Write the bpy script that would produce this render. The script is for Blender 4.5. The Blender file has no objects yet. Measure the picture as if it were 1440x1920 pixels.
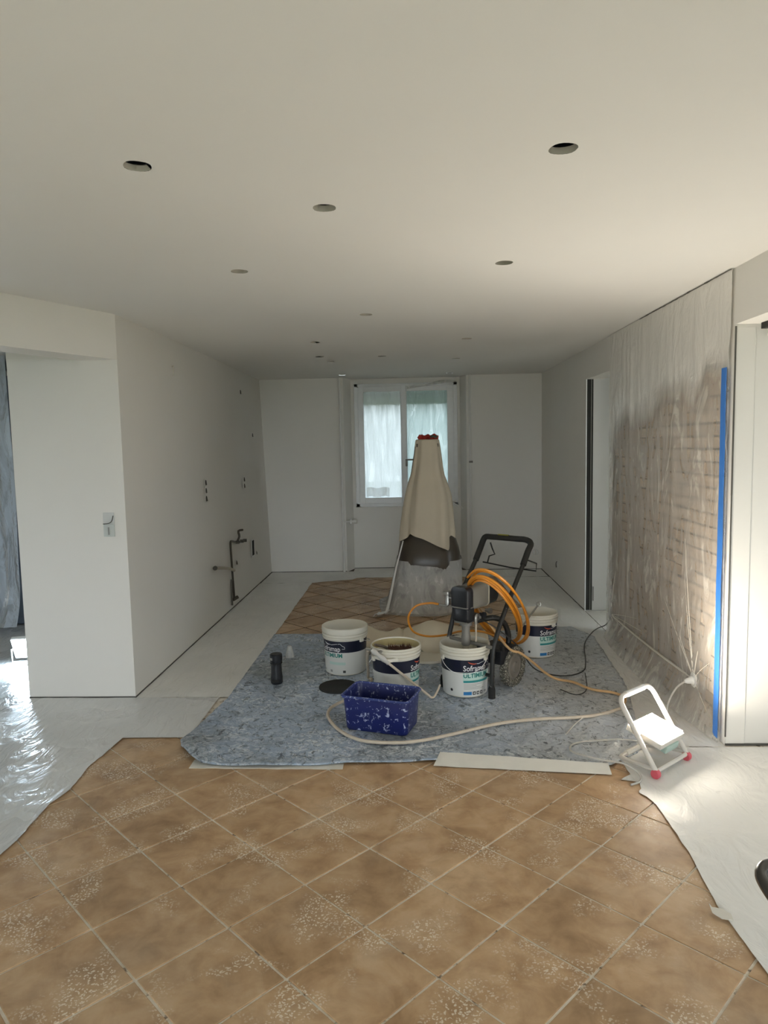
import bpy, bmesh, math, random
from mathutils import Vector, Matrix, noise
random.seed(7)
PI = math.pi
SC = bpy.context.scene
COL = SC.collection

# ------------------------------------------------------------------ camera
cam_d = bpy.data.cameras.new('camera')
cam_d.sensor_fit = 'HORIZONTAL'; cam_d.sensor_width = 36.0
cam_d.lens = 36.0 * 1324.12 / 1440.0
cam_d.clip_start = 0.05; cam_d.clip_end = 200
cam = bpy.data.objects.new('camera', cam_d); COL.objects.link(cam)
right = (0.9990331, 0.0390104, -0.0202723)
down = (-0.0164493, -0.0959400, -0.9952512)
fwd = (-0.0407701, 0.9946224, -0.0952055)
cam.matrix_world = Matrix(((right[0], -down[0], -fwd[0], 0), (right[1], -down[1], -fwd[1], 0),
                           (right[2], -down[2], -fwd[2], 1.65), (0, 0, 0, 1)))
SC.camera = cam

# ------------------------------------------------------------------ sky, exposure
SC.view_settings.view_transform = 'Standard'; SC.view_settings.look = 'None'
SC.view_settings.gamma = 1.0; SC.view_settings.use_curve_mapping = False
SC.view_settings.exposure = 1.42
SKY = 3.2
w = bpy.data.worlds.new('world'); SC.world = w; w.use_nodes = True
bgn = w.node_tree.nodes['Background']
bgn.inputs[0].default_value = (0.84, 0.925, 1.0, 1); bgn.inputs[1].default_value = SKY
SC.cycles.max_bounces = 10; SC.cycles.diffuse_bounces = 6; SC.cycles.transparent_max_bounces = 12
SC.cycles.caustics_reflective = False; SC.cycles.caustics_refractive = False

def portal(name, loc, rot, sx, sy):
    l = bpy.data.lights.new(name, 'AREA'); l.shape = 'RECTANGLE'; l.size = sx; l.size_y = sy
    l.cycles.is_portal = True
    o = bpy.data.objects.new(name, l); COL.objects.link(o); o.location = loc; o.rotation_euler = rot
# openings that let the sky in: garden doors behind the camera, side rooms, back window
portal('daylight_portal_front', (-0.6, -3.75, 1.25), (PI/2, 0, PI), 3.6, 2.0)
portal('daylight_portal_left', (-5.75, 3.1, 1.45), (PI/2, 0, PI/2 + PI), 1.0, 1.3)
portal('daylight_portal_right', (4.25, 1.5, 1.4), (PI/2, 0, PI/2), 1.4, 1.4)
portal('daylight_portal_back', (-0.07, 9.42, 1.64), (PI/2, 0, 0), 1.12, 1.42)

# ------------------------------------------------------------------ node helpers
def mat(name):
    m = bpy.data.materials.new(name); m.use_nodes = True
    nt = m.node_tree; b = nt.nodes['Principled BSDF']
    return m, nt, b
def nd(nt, t, **kw):
    n = nt.nodes.new(t)
    for k, v in kw.items():
        if k in n.inputs: n.inputs[k].default_value = v
        else: setattr(n, k, v)
    return n
def lk(nt, a, b): nt.links.new(a, b)
def rgb(c): return (c[0], c[1], c[2], 1.0)
def ramp(nt, src, stops):
    r = nt.nodes.new('ShaderNodeValToRGB'); e = r.color_ramp.elements
    while len(e) < len(stops): e.new(0.5)
    for el, (p, c) in zip(e, stops):
        el.position = p; el.color = rgb(c) if not isinstance(c, float) else (c, c, c, 1)
    lk(nt, src, r.inputs[0]); return r.outputs[0]
def pos(nt, scale=(1, 1, 1), rotz=0):
    g = nd(nt, 'ShaderNodeNewGeometry'); mp = nd(nt, 'ShaderNodeMapping')
    mp.inputs['Scale'].default_value = scale; mp.inputs['Rotation'].default_value = (0, 0, rotz)
    lk(nt, g.outputs['Position'], mp.inputs[0]); return mp.outputs[0]
def noi(nt, vec, scale, detail=4, rough=0.55, dist=0.0):
    n = nd(nt, 'ShaderNodeTexNoise'); n.inputs['Scale'].default_value = scale
    n.inputs['Detail'].default_value = detail; n.inputs['Roughness'].default_value = rough
    n.inputs['Distortion'].default_value = dist
    lk(nt, vec, n.inputs['Vector']); return n.outputs['Fac']
def mixc(nt, fac, a, b):
    m = nd(nt, 'ShaderNodeMix', data_type='RGBA')
    for s, v in ((0, fac), (6, a), (7, b)):
        if hasattr(v, 'is_linked'): lk(nt, v, m.inputs[s])
        elif s == 0: m.inputs[0].default_value = v
        else: m.inputs[s].default_value = rgb(v)
    return m.outputs[2]
def mth(nt, op, a, b=0.0):
    m = nd(nt, 'ShaderNodeMath', operation=op)
    for i, v in ((0, a), (1, b)):
        if hasattr(v, 'is_linked'): lk(nt, v, m.inputs[i])
        else: m.inputs[i].default_value = v
    return m.outputs[0]
def bump(nt, b, h, strength, dist=0.01):
    bp = nd(nt, 'ShaderNodeBump'); bp.inputs['Strength'].default_value = strength
    bp.inputs['Distance'].default_value = dist
    lk(nt, h, bp.inputs['Height']); lk(nt, bp.outputs[0], b.inputs['Normal'])
def plain(name, c, rough=0.5, metal=0.0, var=0.08, vs=12.0, spec=0.5, bmp=0.0):
    m, nt, b = mat(name)
    f = noi(nt, pos(nt), vs, 4)
    col = mixc(nt, f, [x * (1 - var) for x in c], [min(1, x * (1 + var)) for x in c])
    lk(nt, col, b.inputs['Base Color']); b.inputs['Roughness'].default_value = rough
    b.inputs['Metallic'].default_value = metal; b.inputs['Specular IOR Level'].default_value = spec
    if bmp: bump(nt, b, noi(nt, pos(nt), vs * 3, 3), bmp, 0.004)
    return m
def splat(name, base, rough, paint=(0.62, 0.6, 0.55), amount=0.62, scale=60.0, var=0.15):
    """a surface with paint drops"""
    m, nt, b = mat(name)
    p = pos(nt)
    f = noi(nt, p, 8, 4); c0 = mixc(nt, f, [x * (1 - var) for x in base], [x * (1 + var) for x in base])
    s = noi(nt, p, scale, 3, 0.6, 0.6); k = ramp(nt, s, [(amount, 0.0), (amount + 0.05, 1.0)])
    lk(nt, mixc(nt, k, c0, paint), b.inputs['Base Color']); b.inputs['Roughness'].default_value = rough
    return m

M = {}
def plaster(name, c, rough=0.75):
    m, nt, b = mat(name); p = pos(nt)
    f = noi(nt, p, 1.3, 3)
    lk(nt, mixc(nt, f, [x * 0.97 for x in c], [min(1, x * 1.02) for x in c]), b.inputs['Base Color'])
    b.inputs['Roughness'].default_value = rough; b.inputs['Specular IOR Level'].default_value = 0.25
    bump(nt, b, noi(nt, p, 160, 3), 0.05, 0.002); return m
M['wall'] = plaster('white_wall_paint', (0.77, 0.75, 0.71))
M['ceil'] = plaster('white_ceiling_paint', (0.80, 0.79, 0.76), 0.85)
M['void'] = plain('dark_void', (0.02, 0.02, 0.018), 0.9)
M['gap'] = plain('dark_gap', (0.10, 0.095, 0.085), 0.9)
M['board'] = plain('cut_plasterboard', (0.62, 0.58, 0.51), 0.9)
M['whitepaint'] = plain('white_gloss_paint', (0.74, 0.73, 0.70), 0.35)
M['pvc'] = plain('white_window_plastic', (0.72, 0.73, 0.73), 0.3)
M['black'] = splat('black_powder_coat', (0.011, 0.011, 0.010), 0.45, (0.20, 0.19, 0.17), 0.67, 55)
M['rubber'] = plain('black_rubber', (0.011, 0.0105, 0.009), 0.75, bmp=0.2, vs=60)
M['plastic_black'] = plain('black_plastic', (0.010, 0.011, 0.014), 0.38)
M['gloss_black'] = plain('glossy_dark_plastic', (0.05, 0.045, 0.04), 0.22)
M['grey_plastic'] = plain('warm_grey_plastic', (0.20, 0.19, 0.165), 0.5)
M['cream_edge'] = plain('cream_plastic', (0.50, 0.47, 0.38), 0.5)
M['metal'] = plain('scuffed_steel', (0.42, 0.41, 0.38), 0.35, 0.9)
M['dull_metal'] = plain('paint_dusted_metal', (0.22, 0.21, 0.19), 0.55, 0.4)
M['pail'] = plain('cream_white_pail_plastic', (0.70, 0.665, 0.57), 0.42, var=0.03)
M['label_white'] = plain('white_label_print', (0.66, 0.66, 0.63), 0.4, var=0.02)
M['navy'] = plain('navy_label_print', (0.006, 0.008, 0.024), 0.35, var=0.05)
M['ink_white'] = plain('white_print', (0.78, 0.78, 0.78), 0.4)
M['ink_green'] = plain('teal_green_print', (0.02, 0.20, 0.17), 0.4)
M['ink_mint'] = plain('pale_mint_print', (0.50, 0.66, 0.60), 0.4)
M['ink_teal'] = plain('teal_bar_print', (0.03, 0.26, 0.26), 0.4)
M['ink_grey'] = plain('grey_print', (0.30, 0.30, 0.29), 0.4)
M['ink_black'] = plain('black_print', (0.03, 0.03, 0.03), 0.4)
M['ink_blue'] = plain('blue_print', (0.02, 0.17, 0.42), 0.4)
M['ink_red'] = plain('red_print', (0.60, 0.10, 0.05), 0.4)
M['liquid'] = plain('white_wall_paint_liquid', (0.74, 0.72, 0.66), 0.15)
M['liquid_yellow'] = plain('yellowed_paint_film', (0.50, 0.42, 0.22), 0.35)
M['orange'] = plain('orange_hose', (0.62, 0.24, 0.022), 0.4, var=0.2, vs=25)
M['orange_dusty'] = plain('paint_dusted_orange_hose', (0.58, 0.36, 0.17), 0.5, var=0.2, vs=20)
M['hose_pale'] = plain('paint_coated_hose', (0.56, 0.48, 0.38), 0.55, var=0.2, vs=18)
M['cord_white'] = plain('pale_grey_cord', (0.52, 0.50, 0.46), 0.5)
M['cord_black'] = plain('black_cord', (0.035, 0.035, 0.033), 0.5, var=0.3)
M['bluetape'] = plain('blue_masking_tape', (0.045, 0.20, 0.62), 0.55, var=0.06)
M['tub'] = splat('blue_tub_plastic', (0.008, 0.015, 0.115), 0.38, (0.40, 0.44, 0.62), 0.60, 40)
M['canvas'] = plain('beige_canvas', (0.74, 0.66, 0.52), 0.85, var=0.06, vs=7, bmp=0.15)
M['drape'] = plain('beige_dust_cover', (0.58, 0.505, 0.39), 0.8, var=0.07, vs=5, bmp=0.1)
M['bag'] = plain('dark_bin_liner', (0.060, 0.047, 0.034), 0.35, var=0.2, vs=9)
M['wood'] = plain('dark_brown_wood', (0.10, 0.075, 0.055), 0.6, var=0.2, vs=9)
M['bristle'] = plain('brown_bristles', (0.075, 0.028, 0.014), 0.8)
M['rag'] = plain('red_rag', (0.42, 0.035, 0.02), 0.8)
M['rag_green'] = plain('green_scrap', (0.06, 0.09, 0.07), 0.8)
M['redcap'] = plain('red_plastic_cap', (0.62, 0.10, 0.13), 0.45)
M['lampframe'] = plain('white_tube_frame', (0.66, 0.62, 0.56), 0.4)
M['lampgreen'] = plain('grey_green_housing', (0.38, 0.50, 0.45), 0.45)
M['copper'] = plain('tarnished_pipe', (0.075, 0.065, 0.05), 0.5, 0.3)
M['waste'] = plain('beige_waste_pipe', (0.42, 0.38, 0.30), 0.5)
M['slate'] = plain('dark_slate_panel', (0.11, 0.14, 0.18), 0.5)
M['paper'] = plain('white_masking_paper', (0.70, 0.67, 0.60), 0.7, var=0.04)
M['garden'] = plain('garden_ground', (0.12, 0.15, 0.08), 0.9, var=0.4, vs=1.0)

def tile_mat():
    m, nt, b = mat('brown_mottled_tile'); p = pos(nt)
    a = noi(nt, p, 3.2, 5, 0.6, 0.8); d = noi(nt, p, 9.0, 5, 0.62, 0.5)
    oi = nd(nt, 'ShaderNodeObjectInfo')
    c = ramp(nt, a, [(0.30, (0.27, 0.155, 0.075)), (0.47, (0.45, 0.285, 0.155)), (0.62, (0.56, 0.395, 0.245)), (0.8, (0.63, 0.47, 0.31))])
    c2 = ramp(nt, d, [(0.30, (0.25, 0.14, 0.065)), (0.58, (0.56, 0.375, 0.21)), (0.75, (0.64, 0.475, 0.31))])
    c = mixc(nt, 0.45, c, c2)
    v = mth(nt, 'ADD', mth(nt, 'MULTIPLY', oi.outputs['Random'], 0.16), 0.92)
    vc = nd(nt, 'ShaderNodeVectorMath', operation='SCALE'); lk(nt, c, vc.inputs[0]); lk(nt, v, vc.inputs['Scale'])
    # dried paint: boot prints and spatter that come in patches
    vo = nd(nt, 'ShaderNodeTexVoronoi'); vo.inputs['Scale'].default_value = 95.0; vo.inputs['Randomness'].default_value = 1.0
    wv = nd(nt, 'ShaderNodeVectorMath', operation='ADD')
    nz = nd(nt, 'ShaderNodeTexNoise'); nz.inputs['Scale'].default_value = 40; lk(nt, p, nz.inputs['Vector'])
    sc = nd(nt, 'ShaderNodeVectorMath', operation='SCALE'); lk(nt, nz.outputs['Color'], sc.inputs[0]); sc.inputs['Scale'].default_value = 0.03
    lk(nt, p, wv.inputs[0]); lk(nt, sc.outputs[0], wv.inputs[1]); lk(nt, wv.outputs[0], vo.inputs['Vector'])
    spot = ramp(nt, vo.outputs['Distance'], [(0.30, 1.0), (0.42, 0.0)])
    patch = ramp(nt, noi(nt, p, 4.2, 3, 0.5, 0.3), [(0.52, 0.0), (0.62, 1.0)])
    k = mth(nt, 'MULTIPLY', mth(nt, 'MULTIPLY', spot, patch), 0.75)
    haze = mth(nt, 'MULTIPLY', ramp(nt, noi(nt, p, 1.7, 4, 0.6), [(0.52, 0.0), (0.78, 1.0)]), 0.30)
    c = mixc(nt, haze, vc.outputs[0], (0.52, 0.45, 0.36))
    c = mixc(nt, k, c, (0.82, 0.75, 0.63))
    lk(nt, c, b.inputs['Base Color']); b.inputs['Roughness'].default_value = 0.48
    bump(nt, b, d, 0.12, 0.004); return m
M['tile'] = tile_mat()
def grout_mat():
    m, nt, b = mat('paint_dusted_grout'); p = pos(nt)
    f = noi(nt, p, 22, 5, 0.65)
    g = ramp(nt, f, [(0.34, (0.20, 0.15, 0.11)), (0.42, (0.74, 0.66, 0.55)), (0.7, (0.86, 0.82, 0.76))])
    gx = nd(nt, 'ShaderNodeNewGeometry'); sx = nd(nt, 'ShaderNodeSeparateXYZ'); lk(nt, gx.outputs['Position'], sx.inputs[0])
    ov = nd(nt, 'ShaderNodeMapRange'); ov.inputs['From Min'].default_value = 4.6; ov.inputs['From Max'].default_value = 5.4; lk(nt, sx.outputs[1], ov.inputs[0])
    lk(nt, mixc(nt, ov.outputs[0], g, (0.085, 0.06, 0.045)), b.inputs['Base Color'])     # the joints behind the sheet stayed clean and dark
    b.inputs['Roughness'].default_value = 0.9; return m
M['grout'] = grout_mat()
def film_floor(name, c, gloss=0.32):
    m, nt, b = mat(name); p = pos(nt)
    f = noi(nt, p, 2.5, 4, 0.6, 0.6)
    col = mixc(nt, f, [x * 0.90 for x in c], [x * 1.06 for x in c])
    dk = ramp(nt, noi(nt, p, 14, 4, 0.6, 1.0), [(0.66, 0.0), (0.76, 1.0)])
    col = mixc(nt, mth(nt, 'MULTIPLY', dk, 0.22), col, (0.30, 0.29, 0.27))
    lk(nt, col, b.inputs['Base Color'])
    rr = ramp(nt, noi(nt, p, 1.6, 2), [(0.4, gloss), (0.65, min(1.0, gloss + 0.3))])
    lk(nt, rr, b.inputs['Roughness'])
    h = noi(nt, pos(nt, (1, 0.40, 1), 0.6), 9, 4, 0.5, 1.8)
    bump(nt, b, h, 0.7, 0.02); return m
M['maskfilm'] = film_floor('painted_masking_film', (0.79, 0.78, 0.75))
M['maskfilm_gloss'] = film_floor('glossy_masking_film', (0.68, 0.68, 0.67), 0.18)
def dust_sheet():
    m, nt, b = mat('blue_grey_dust_sheet'); p = pos(nt)
    q = pos(nt, (0.85, 1.0, 1), 0.25)
    a = noi(nt, p, 1.4, 4, 0.6, 0.4)
    base = ramp(nt, a, [(0.33, (0.235, 0.265, 0.285)), (0.52, (0.34, 0.42, 0.54)), (0.72, (0.47, 0.55, 0.66))])
    s = noi(nt, q, 22, 8, 0.78, 1.4)
    k = ramp(nt, s, [(0.50, 0.0), (0.56, 1.0)])
    g = ramp(nt, noi(nt, p, 2.6, 3, 0.5, 0.5), [(0.36, 0.2), (0.62, 0.78)])
    c = mixc(nt, mth(nt, 'MULTIPLY', k, g), base, (0.84, 0.87, 0.89))
    dk = ramp(nt, noi(nt, pos(nt, (1.0, 0.8, 1), 1.1), 17, 8, 0.78, 1.4), [(0.40, 1.0), (0.47, 0.0)])
    gx = nd(nt, 'ShaderNodeNewGeometry'); sx = nd(nt, 'ShaderNodeSeparateXYZ'); lk(nt, gx.outputs['Position'], sx.inputs[0])
    ov = nd(nt, 'ShaderNodeMapRange'); ov.inputs['From Min'].default_value = 0.45; ov.inputs['From Max'].default_value = 1.25
    lk(nt, mth(nt, 'ADD', sx.outputs[0], mth(nt, 'MULTIPLY', noi(nt, p, 3.0, 4), 0.5)), ov.inputs[0])
    c = mixc(nt, mth(nt, 'MULTIPLY', ov.outputs[0], 0.55), c, (0.66, 0.655, 0.63))     # overspray that settled on the right side
    c = mixc(nt, mth(nt, 'MULTIPLY', dk, 0.85), c, (0.05, 0.06, 0.075))
    lk(nt, c, b.inputs['Base Color']); b.inputs['Roughness'].default_value = 0.42
    bump(nt, b, noi(nt, q, 16, 5, 0.6, 1.6), 0.55, 0.02); return m
M['dust'] = dust_sheet()
def clear_film(name, opac, white, wrinkle, scale=(1, 1, 1), haze_z=None, wavy=7.0, gloss=0.35, tlf=0.35):
    """thin polythene: partly see-through, partly milky, glossy, creased"""
    m = bpy.data.materials.new(name); m.use_nodes = True; nt = m.node_tree; nt.nodes.clear()
    out = nd(nt, 'ShaderNodeOutputMaterial'); p = pos(nt, scale)
    h = noi(nt, p, wavy, 5, 0.62, 1.4)
    bp = nd(nt, 'ShaderNodeBump'); bp.inputs['Strength'].default_value = wrinkle; bp.inputs['Distance'].default_value = 0.03
    lk(nt, h, bp.inputs['Height'])
    tr = nd(nt, 'ShaderNodeBsdfTransparent'); tr.inputs[0].default_value = (0.97, 0.97, 0.97, 1)
    di = nd(nt, 'ShaderNodeBsdfDiffuse'); di.inputs[0].default_value = rgb(white)
    tl = nd(nt, 'ShaderNodeBsdfTranslucent'); tl.inputs[0].default_value = rgb(white)
    gl = nd(nt, 'ShaderNodeBsdfGlossy'); gl.inputs['Roughness'].default_value = 0.22; gl.inputs[0].default_value = (0.9, 0.9, 0.9, 1)
    for n_ in (di, tl, gl): lk(nt, bp.outputs[0], n_.inputs['Normal'])
    m1 = nd(nt, 'ShaderNodeMixShader'); m1.inputs[0].default_value = tlf; lk(nt, di.outputs[0], m1.inputs[1]); lk(nt, tl.outputs[0], m1.inputs[2])
    fr = nd(nt, 'ShaderNodeLayerWeight'); fr.inputs[0].default_value = 0.25; lk(nt, bp.outputs[0], fr.inputs['Normal'])
    m2 = nd(nt, 'ShaderNodeMixShader'); lk(nt, mth(nt, 'MULTIPLY', fr.outputs['Fresnel'], gloss * 2), m2.inputs[0]); lk(nt, m1.outputs[0], m2.inputs[1]); lk(nt, gl.outputs[0], m2.inputs[2])
    m3 = nd(nt, 'ShaderNodeMixShader'); lk(nt, tr.outputs[0], m3.inputs[1]); lk(nt, m2.outputs[0], m3.inputs[2])
    crease = ramp(nt, h, [(0.38, opac * (0.74 if opac < 0.9 else 0.97)), (0.47, opac), (0.56, opac), (0.64, min(1.0, opac + 0.25))])
    if haze_z:   # overspray that settled on the upper part of the sheet
        g = nd(nt, 'ShaderNodeNewGeometry'); sx = nd(nt, 'ShaderNodeSeparateXYZ'); lk(nt, g.outputs['Position'], sx.inputs[0])
        z = mth(nt, 'ADD', sx.outputs[2], mth(nt, 'MULTIPLY', mth(nt, 'SUBTRACT', noi(nt, pos(nt, (1, 1, 0.35)), 3.0, 4, 0.6, 0.6), 0.5), 0.55))
        z = mth(nt, 'ADD', z, mth(nt, 'MULTIPLY', mth(nt, 'SUBTRACT', sx.outputs[1], 4.8), 0.17))
        mr = nd(nt, 'ShaderNodeMapRange'); mr.inputs['From Min'].default_value = haze_z[0]; mr.inputs['From Max'].default_value = haze_z[1]
        lk(nt, z, mr.inputs[0]); hz = mth(nt, 'MULTIPLY', mr.outputs[0], 0.93)
        fac = mth(nt, 'MAXIMUM', crease, hz)
    else: fac = crease
    lk(nt, fac, m3.inputs[0]); lk(nt, m3.outputs[0], out.inputs[0]); return m
M['wallfilm'] = clear_film('creased_wall_film', 0.38, (0.94, 0.91, 0.86), 0.5, (1, 1.0, 0.40), (1.70, 1.98), tlf=0.06, wavy=5.5, gloss=0.10)
M['tentfilm'] = clear_film('clear_skirt_film', 0.52, (0.80, 0.79, 0.76), 0.5, (1, 1, 0.4), gloss=0.15, tlf=0.15)
M['curtainfilm'] = clear_film('hanging_curtain_film', 0.80, (0.78, 0.85, 0.92), 0.8, (1, 1, 0.3), gloss=0.6)
def pane_mat(name, c, o):
    m = clear_film(name, o, c, 0.7, (1, 1, 0.16), wavy=11); return m
M['pane_film'] = pane_mat('window_film_white', (0.55, 0.57, 0.60), 0.985)
M['pane_film2'] = pane_mat('window_film_teal', (0.37, 0.44, 0.45), 0.985)
def glass():
    m = bpy.data.materials.new('window_glass'); m.use_nodes = True; nt = m.node_tree; nt.nodes.clear()
    out = nd(nt, 'ShaderNodeOutputMaterial'); tr = nd(nt, 'ShaderNodeBsdfTransparent'); gl = nd(nt, 'ShaderNodeBsdfGlossy')
    tr.inputs[0].default_value = (0.93, 0.96, 0.95, 1); gl.inputs['Roughness'].default_value = 0.02
    mx = nd(nt, 'ShaderNodeMixShader'); mx.inputs[0].default_value = 0.06
    lk(nt, tr.outputs[0], mx.inputs[1]); lk(nt, gl.outputs[0], mx.inputs[2]); lk(nt, mx.outputs[0], out.inputs[0]); return m
M['glass'] = glass()
def emis(name, c, s):
    m, nt, b = mat(name); b.inputs['Base Color'].default_value = rgb(c)
    b.inputs['Emission Color'].default_value = rgb(c); b.inputs['Emission Strength'].default_value = s; return m
M['led_warm'] = emis('led_panel_lit', (1.0, 0.91, 0.77), 100.0)
M['led_cool'] = emis('cool_led_panel_lit', (0.66, 0.84, 1.0), 45.0)
def brick_mat():
    m, nt, b = mat('tan_old_brick'); p = pos(nt); oi = nd(nt, 'ShaderNodeObjectInfo')
    c = ramp(nt, oi.outputs['Random'], [(0.0, (0.38, 0.27, 0.175)), (0.5, (0.50, 0.37, 0.25)), (1.0, (0.58, 0.46, 0.34))])
    d = noi(nt, p, 18, 5, 0.65); c = mixc(nt, mth(nt, 'MULTIPLY', d, 0.5), c, (0.24, 0.165, 0.11))
    lk(nt, c, b.inputs['Base Color']); b.inputs['Roughness'].default_value = 0.9; bump(nt, b, d, 0.5, 0.01); return m
M['brick'] = brick_mat()
M['mortar'] = plain('grey_mortar', (0.22, 0.175, 0.13), 0.95, var=0.15, vs=20)

# ------------------------------------------------------------------ mesh helpers
WORLD = {}
def obj(name, bm, m, parent=None, smooth=False, kind=None):
    me = bpy.data.meshes.new(name)
    bmesh.ops.recalc_face_normals(bm, faces=bm.faces[:])
    if parent is not None:
        bm.transform(Matrix.Translation(-WORLD[parent.name])); base = WORLD[parent.name]
    else:
        xs = [v.co for v in bm.verts]
        lo = Vector((min(c.x for c in xs), min(c.y for c in xs), min(c.z for c in xs)))
        hi = Vector((max(c.x for c in xs), max(c.y for c in xs), max(c.z for c in xs)))
        base = Vector(((lo.x + hi.x) / 2, (lo.y + hi.y) / 2, lo.z)); bm.transform(Matrix.Translation(-base))
    if smooth:
        for f in bm.faces: f.smooth = True
        for e in bm.edges:
            if len(e.link_faces) == 2 and e.calc_face_angle(0) > 0.7: e.smooth = False
    bm.to_mesh(me); bm.free(); me.materials.append(m)
    o = bpy.data.objects.new(name, me); COL.objects.link(o)
    if parent is not None: o.parent = parent
    else: o.location = base
    WORLD[o.name] = base
    if kind: o['kind'] = kind
    return o
def struct(name, bm, m, parent=None, smooth=False):
    return obj(name, bm, m, parent, smooth, None if parent else 'structure')
def tag(o, label, cat, group=None):
    o['label'] = label; o['category'] = cat
    if group: o['group'] = group
    return o
def thing(name, label, cat, loc, group=None):
    o = bpy.data.objects.new(name, None); COL.objects.link(o); o.location = loc; o.empty_display_size = 0.05
    WORLD[o.name] = Vector(loc); return tag(o, label, cat, group)
def B(): return bmesh.new()
def box(bm, x0, x1, y0, y1, z0, z1, bev=0.0, mtx=None):
    vs = [bm.verts.new((x, y, z)) for x in (x0, x1) for y in (y0, y1) for z in (z0, z1)]
    fs = [(0, 1, 3, 2), (4, 6, 7, 5), (0, 4, 5, 1), (2, 3, 7, 6), (0, 2, 6, 4), (1, 5, 7, 3)]
    faces = [bm.faces.new([vs[i] for i in f]) for f in fs]
    if bev:
        es = list({e for f in faces for e in f.edges})
        r = bmesh.ops.bevel(bm, geom=es, offset=bev, segments=2, affect='EDGES', profile=0.6)
        vs = list({v for f in r['faces'] for v in f.verts} | {v for v in vs if v.is_valid})
    if mtx is not None:
        for v in vs:
            if v.is_valid: v.co = mtx @ v.co
    return bm
def obox(bm, c, ax, ay, az, hx, hy, hz, bev=0.0):
    """oriented box: centre, three unit axes, half sizes"""
    mtx = Matrix(((ax[0], ay[0], az[0], c[0]), (ax[1], ay[1], az[1], c[1]), (ax[2], ay[2], az[2], c[2]), (0, 0, 0, 1)))
    return box(bm, -hx, hx, -hy, hy, -hz, hz, bev, mtx)
def smoothpts(pts, sub, closed=False):
    P = [Vector(p) for p in pts]; n = len(P); out = []
    rng = range(n) if closed else range(n - 1)
    for i in rng:
        if closed: a, b, c, d = P[i - 1], P[i], P[(i + 1) % n], P[(i + 2) % n]
        else: a, b, c, d = P[max(i - 1, 0)], P[i], P[i + 1], P[min(i + 2, n - 1)]
        for k in range(sub):
            t = k / sub
            out.append(0.5 * ((2 * b) + (c - a) * t + (2 * a - 5 * b + 4 * c - d) * t * t + (3 * b - a - 3 * c + d) * t ** 3))
    if not closed: out.append(P[-1])
    return out
def tube(bm, pts, r, n=8, sub=5, closed=False, cap=True, raw=False):
    P = [Vector(p) for p in pts] if raw else smoothpts(pts, sub, closed)
    N = len(P); rings = []; up = None
    for i in range(N):
        t = (P[(i + 1) % N] - P[i - 1]) if closed else (P[min(i + 1, N - 1)] - P[max(i - 1, 0)])
        if t.length < 1e-9: t = Vector((0, 0, 1))
        t.normalize()
        if up is None:
            up = t.cross(Vector((0.3, 0.2, 0.93)))
            if up.length < 1e-3: up = t.cross(Vector((1, 0, 0)))
        up = up - t * up.dot(t); up.normalize(); s = t.cross(up)
        rr = r(i / max(1, N - 1)) if callable(r) else r
        rings.append([bm.verts.new(P[i] + (up * math.cos(2 * PI * k / n) + s * math.sin(2 * PI * k / n)) * rr) for k in range(n)])
    for i in range(N if closed else N - 1):
        a, b = rings[i], rings[(i + 1) % N]
        for k in range(n): bm.faces.new((a[k], a[(k + 1) % n], b[(k + 1) % n], b[k]))
    if cap and not closed: bm.faces.new(rings[0][::-1]); bm.faces.new(rings[-1])
    return bm
def lathe(bm, prof, c, n=40, axis=None):
    """prof: (radius, height) pairs turned about a vertical axis at c (or about 'axis')"""
    c = Vector(c); rot = Matrix.Identity(3)
    if axis is not None: rot = Vector((0, 0, 1)).rotation_difference(Vector(axis)).to_matrix()
    rings = []
    for r, z in prof:
        if r < 1e-6: rings.append([bm.verts.new(c + rot @ Vector((0, 0, z)))]); continue
        rings.append([bm.verts.new(c + rot @ Vector((r * math.sin(2 * PI * k / n), -r * math.cos(2 * PI * k / n), z))) for k in range(n)])
    for a, b in zip(rings[:-1], rings[1:]):
        for k in range(n):
            k2 = (k + 1) % n
            if len(a) == 1 and len(b) == 1: continue
            if len(a) == 1: bm.faces.new((a[0], b[k2], b[k]))
            elif len(b) == 1: bm.faces.new((a[k], a[k2], b[0]))
            else: bm.faces.new((a[k], a[k2], b[k2], b[k]))
    return bm
def interp(tab, v):
    """piecewise linear table lookup [(key, value...)]"""
    if v <= tab[0][0]: return tab[0][1:] if len(tab[0]) > 2 else tab[0][1]
    for a, b in zip(tab[:-1], tab[1:]):
        if v <= b[0]:
            t = (v - a[0]) / (b[0] - a[0]) if b[0] > a[0] else 1
            r = tuple(x + (y - x) * t for x, y in zip(a[1:], b[1:]))
            return r if len(r) > 1 else r[0]
    return tab[-1][1:] if len(tab[-1]) > 2 else tab[-1][1]
def nz(x, y, z=0.0): return noise.noise(Vector((x, y, z)))
def sheet(ys, left, rightt, zf, nx):
    """ruled sheet lying in plan between two edge curves"""
    bm = B(); rows = []
    for y in ys:
        x0, x1 = left(y), rightt(y)
        rows.append([bm.verts.new((x0 + (x1 - x0) * i / nx, y + 0.0, zf(x0 + (x1 - x0) * i / nx, y))) for i in range(nx + 1)])
    for a, b in zip(rows[:-1], rows[1:]):
        for i in range(nx): bm.faces.new((a[i], a[i + 1], b[i + 1], b[i]))
    return bm
def span(a, b, n): return [a + (b - a) * i / n for i in range(n + 1)]

XL, XR, YB, YP, HC, YJ, HO = -1.866, 1.6535, 9.106, 4.501, 2.5055, 3.734, 2.222

# ------------------------------------------------------------------ the setting
bm = B(); box(bm, -6.2, 4.6, -4.2, 9.7, -0.2, -0.004)
floor = struct('floor', bm, M['grout'])
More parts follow.
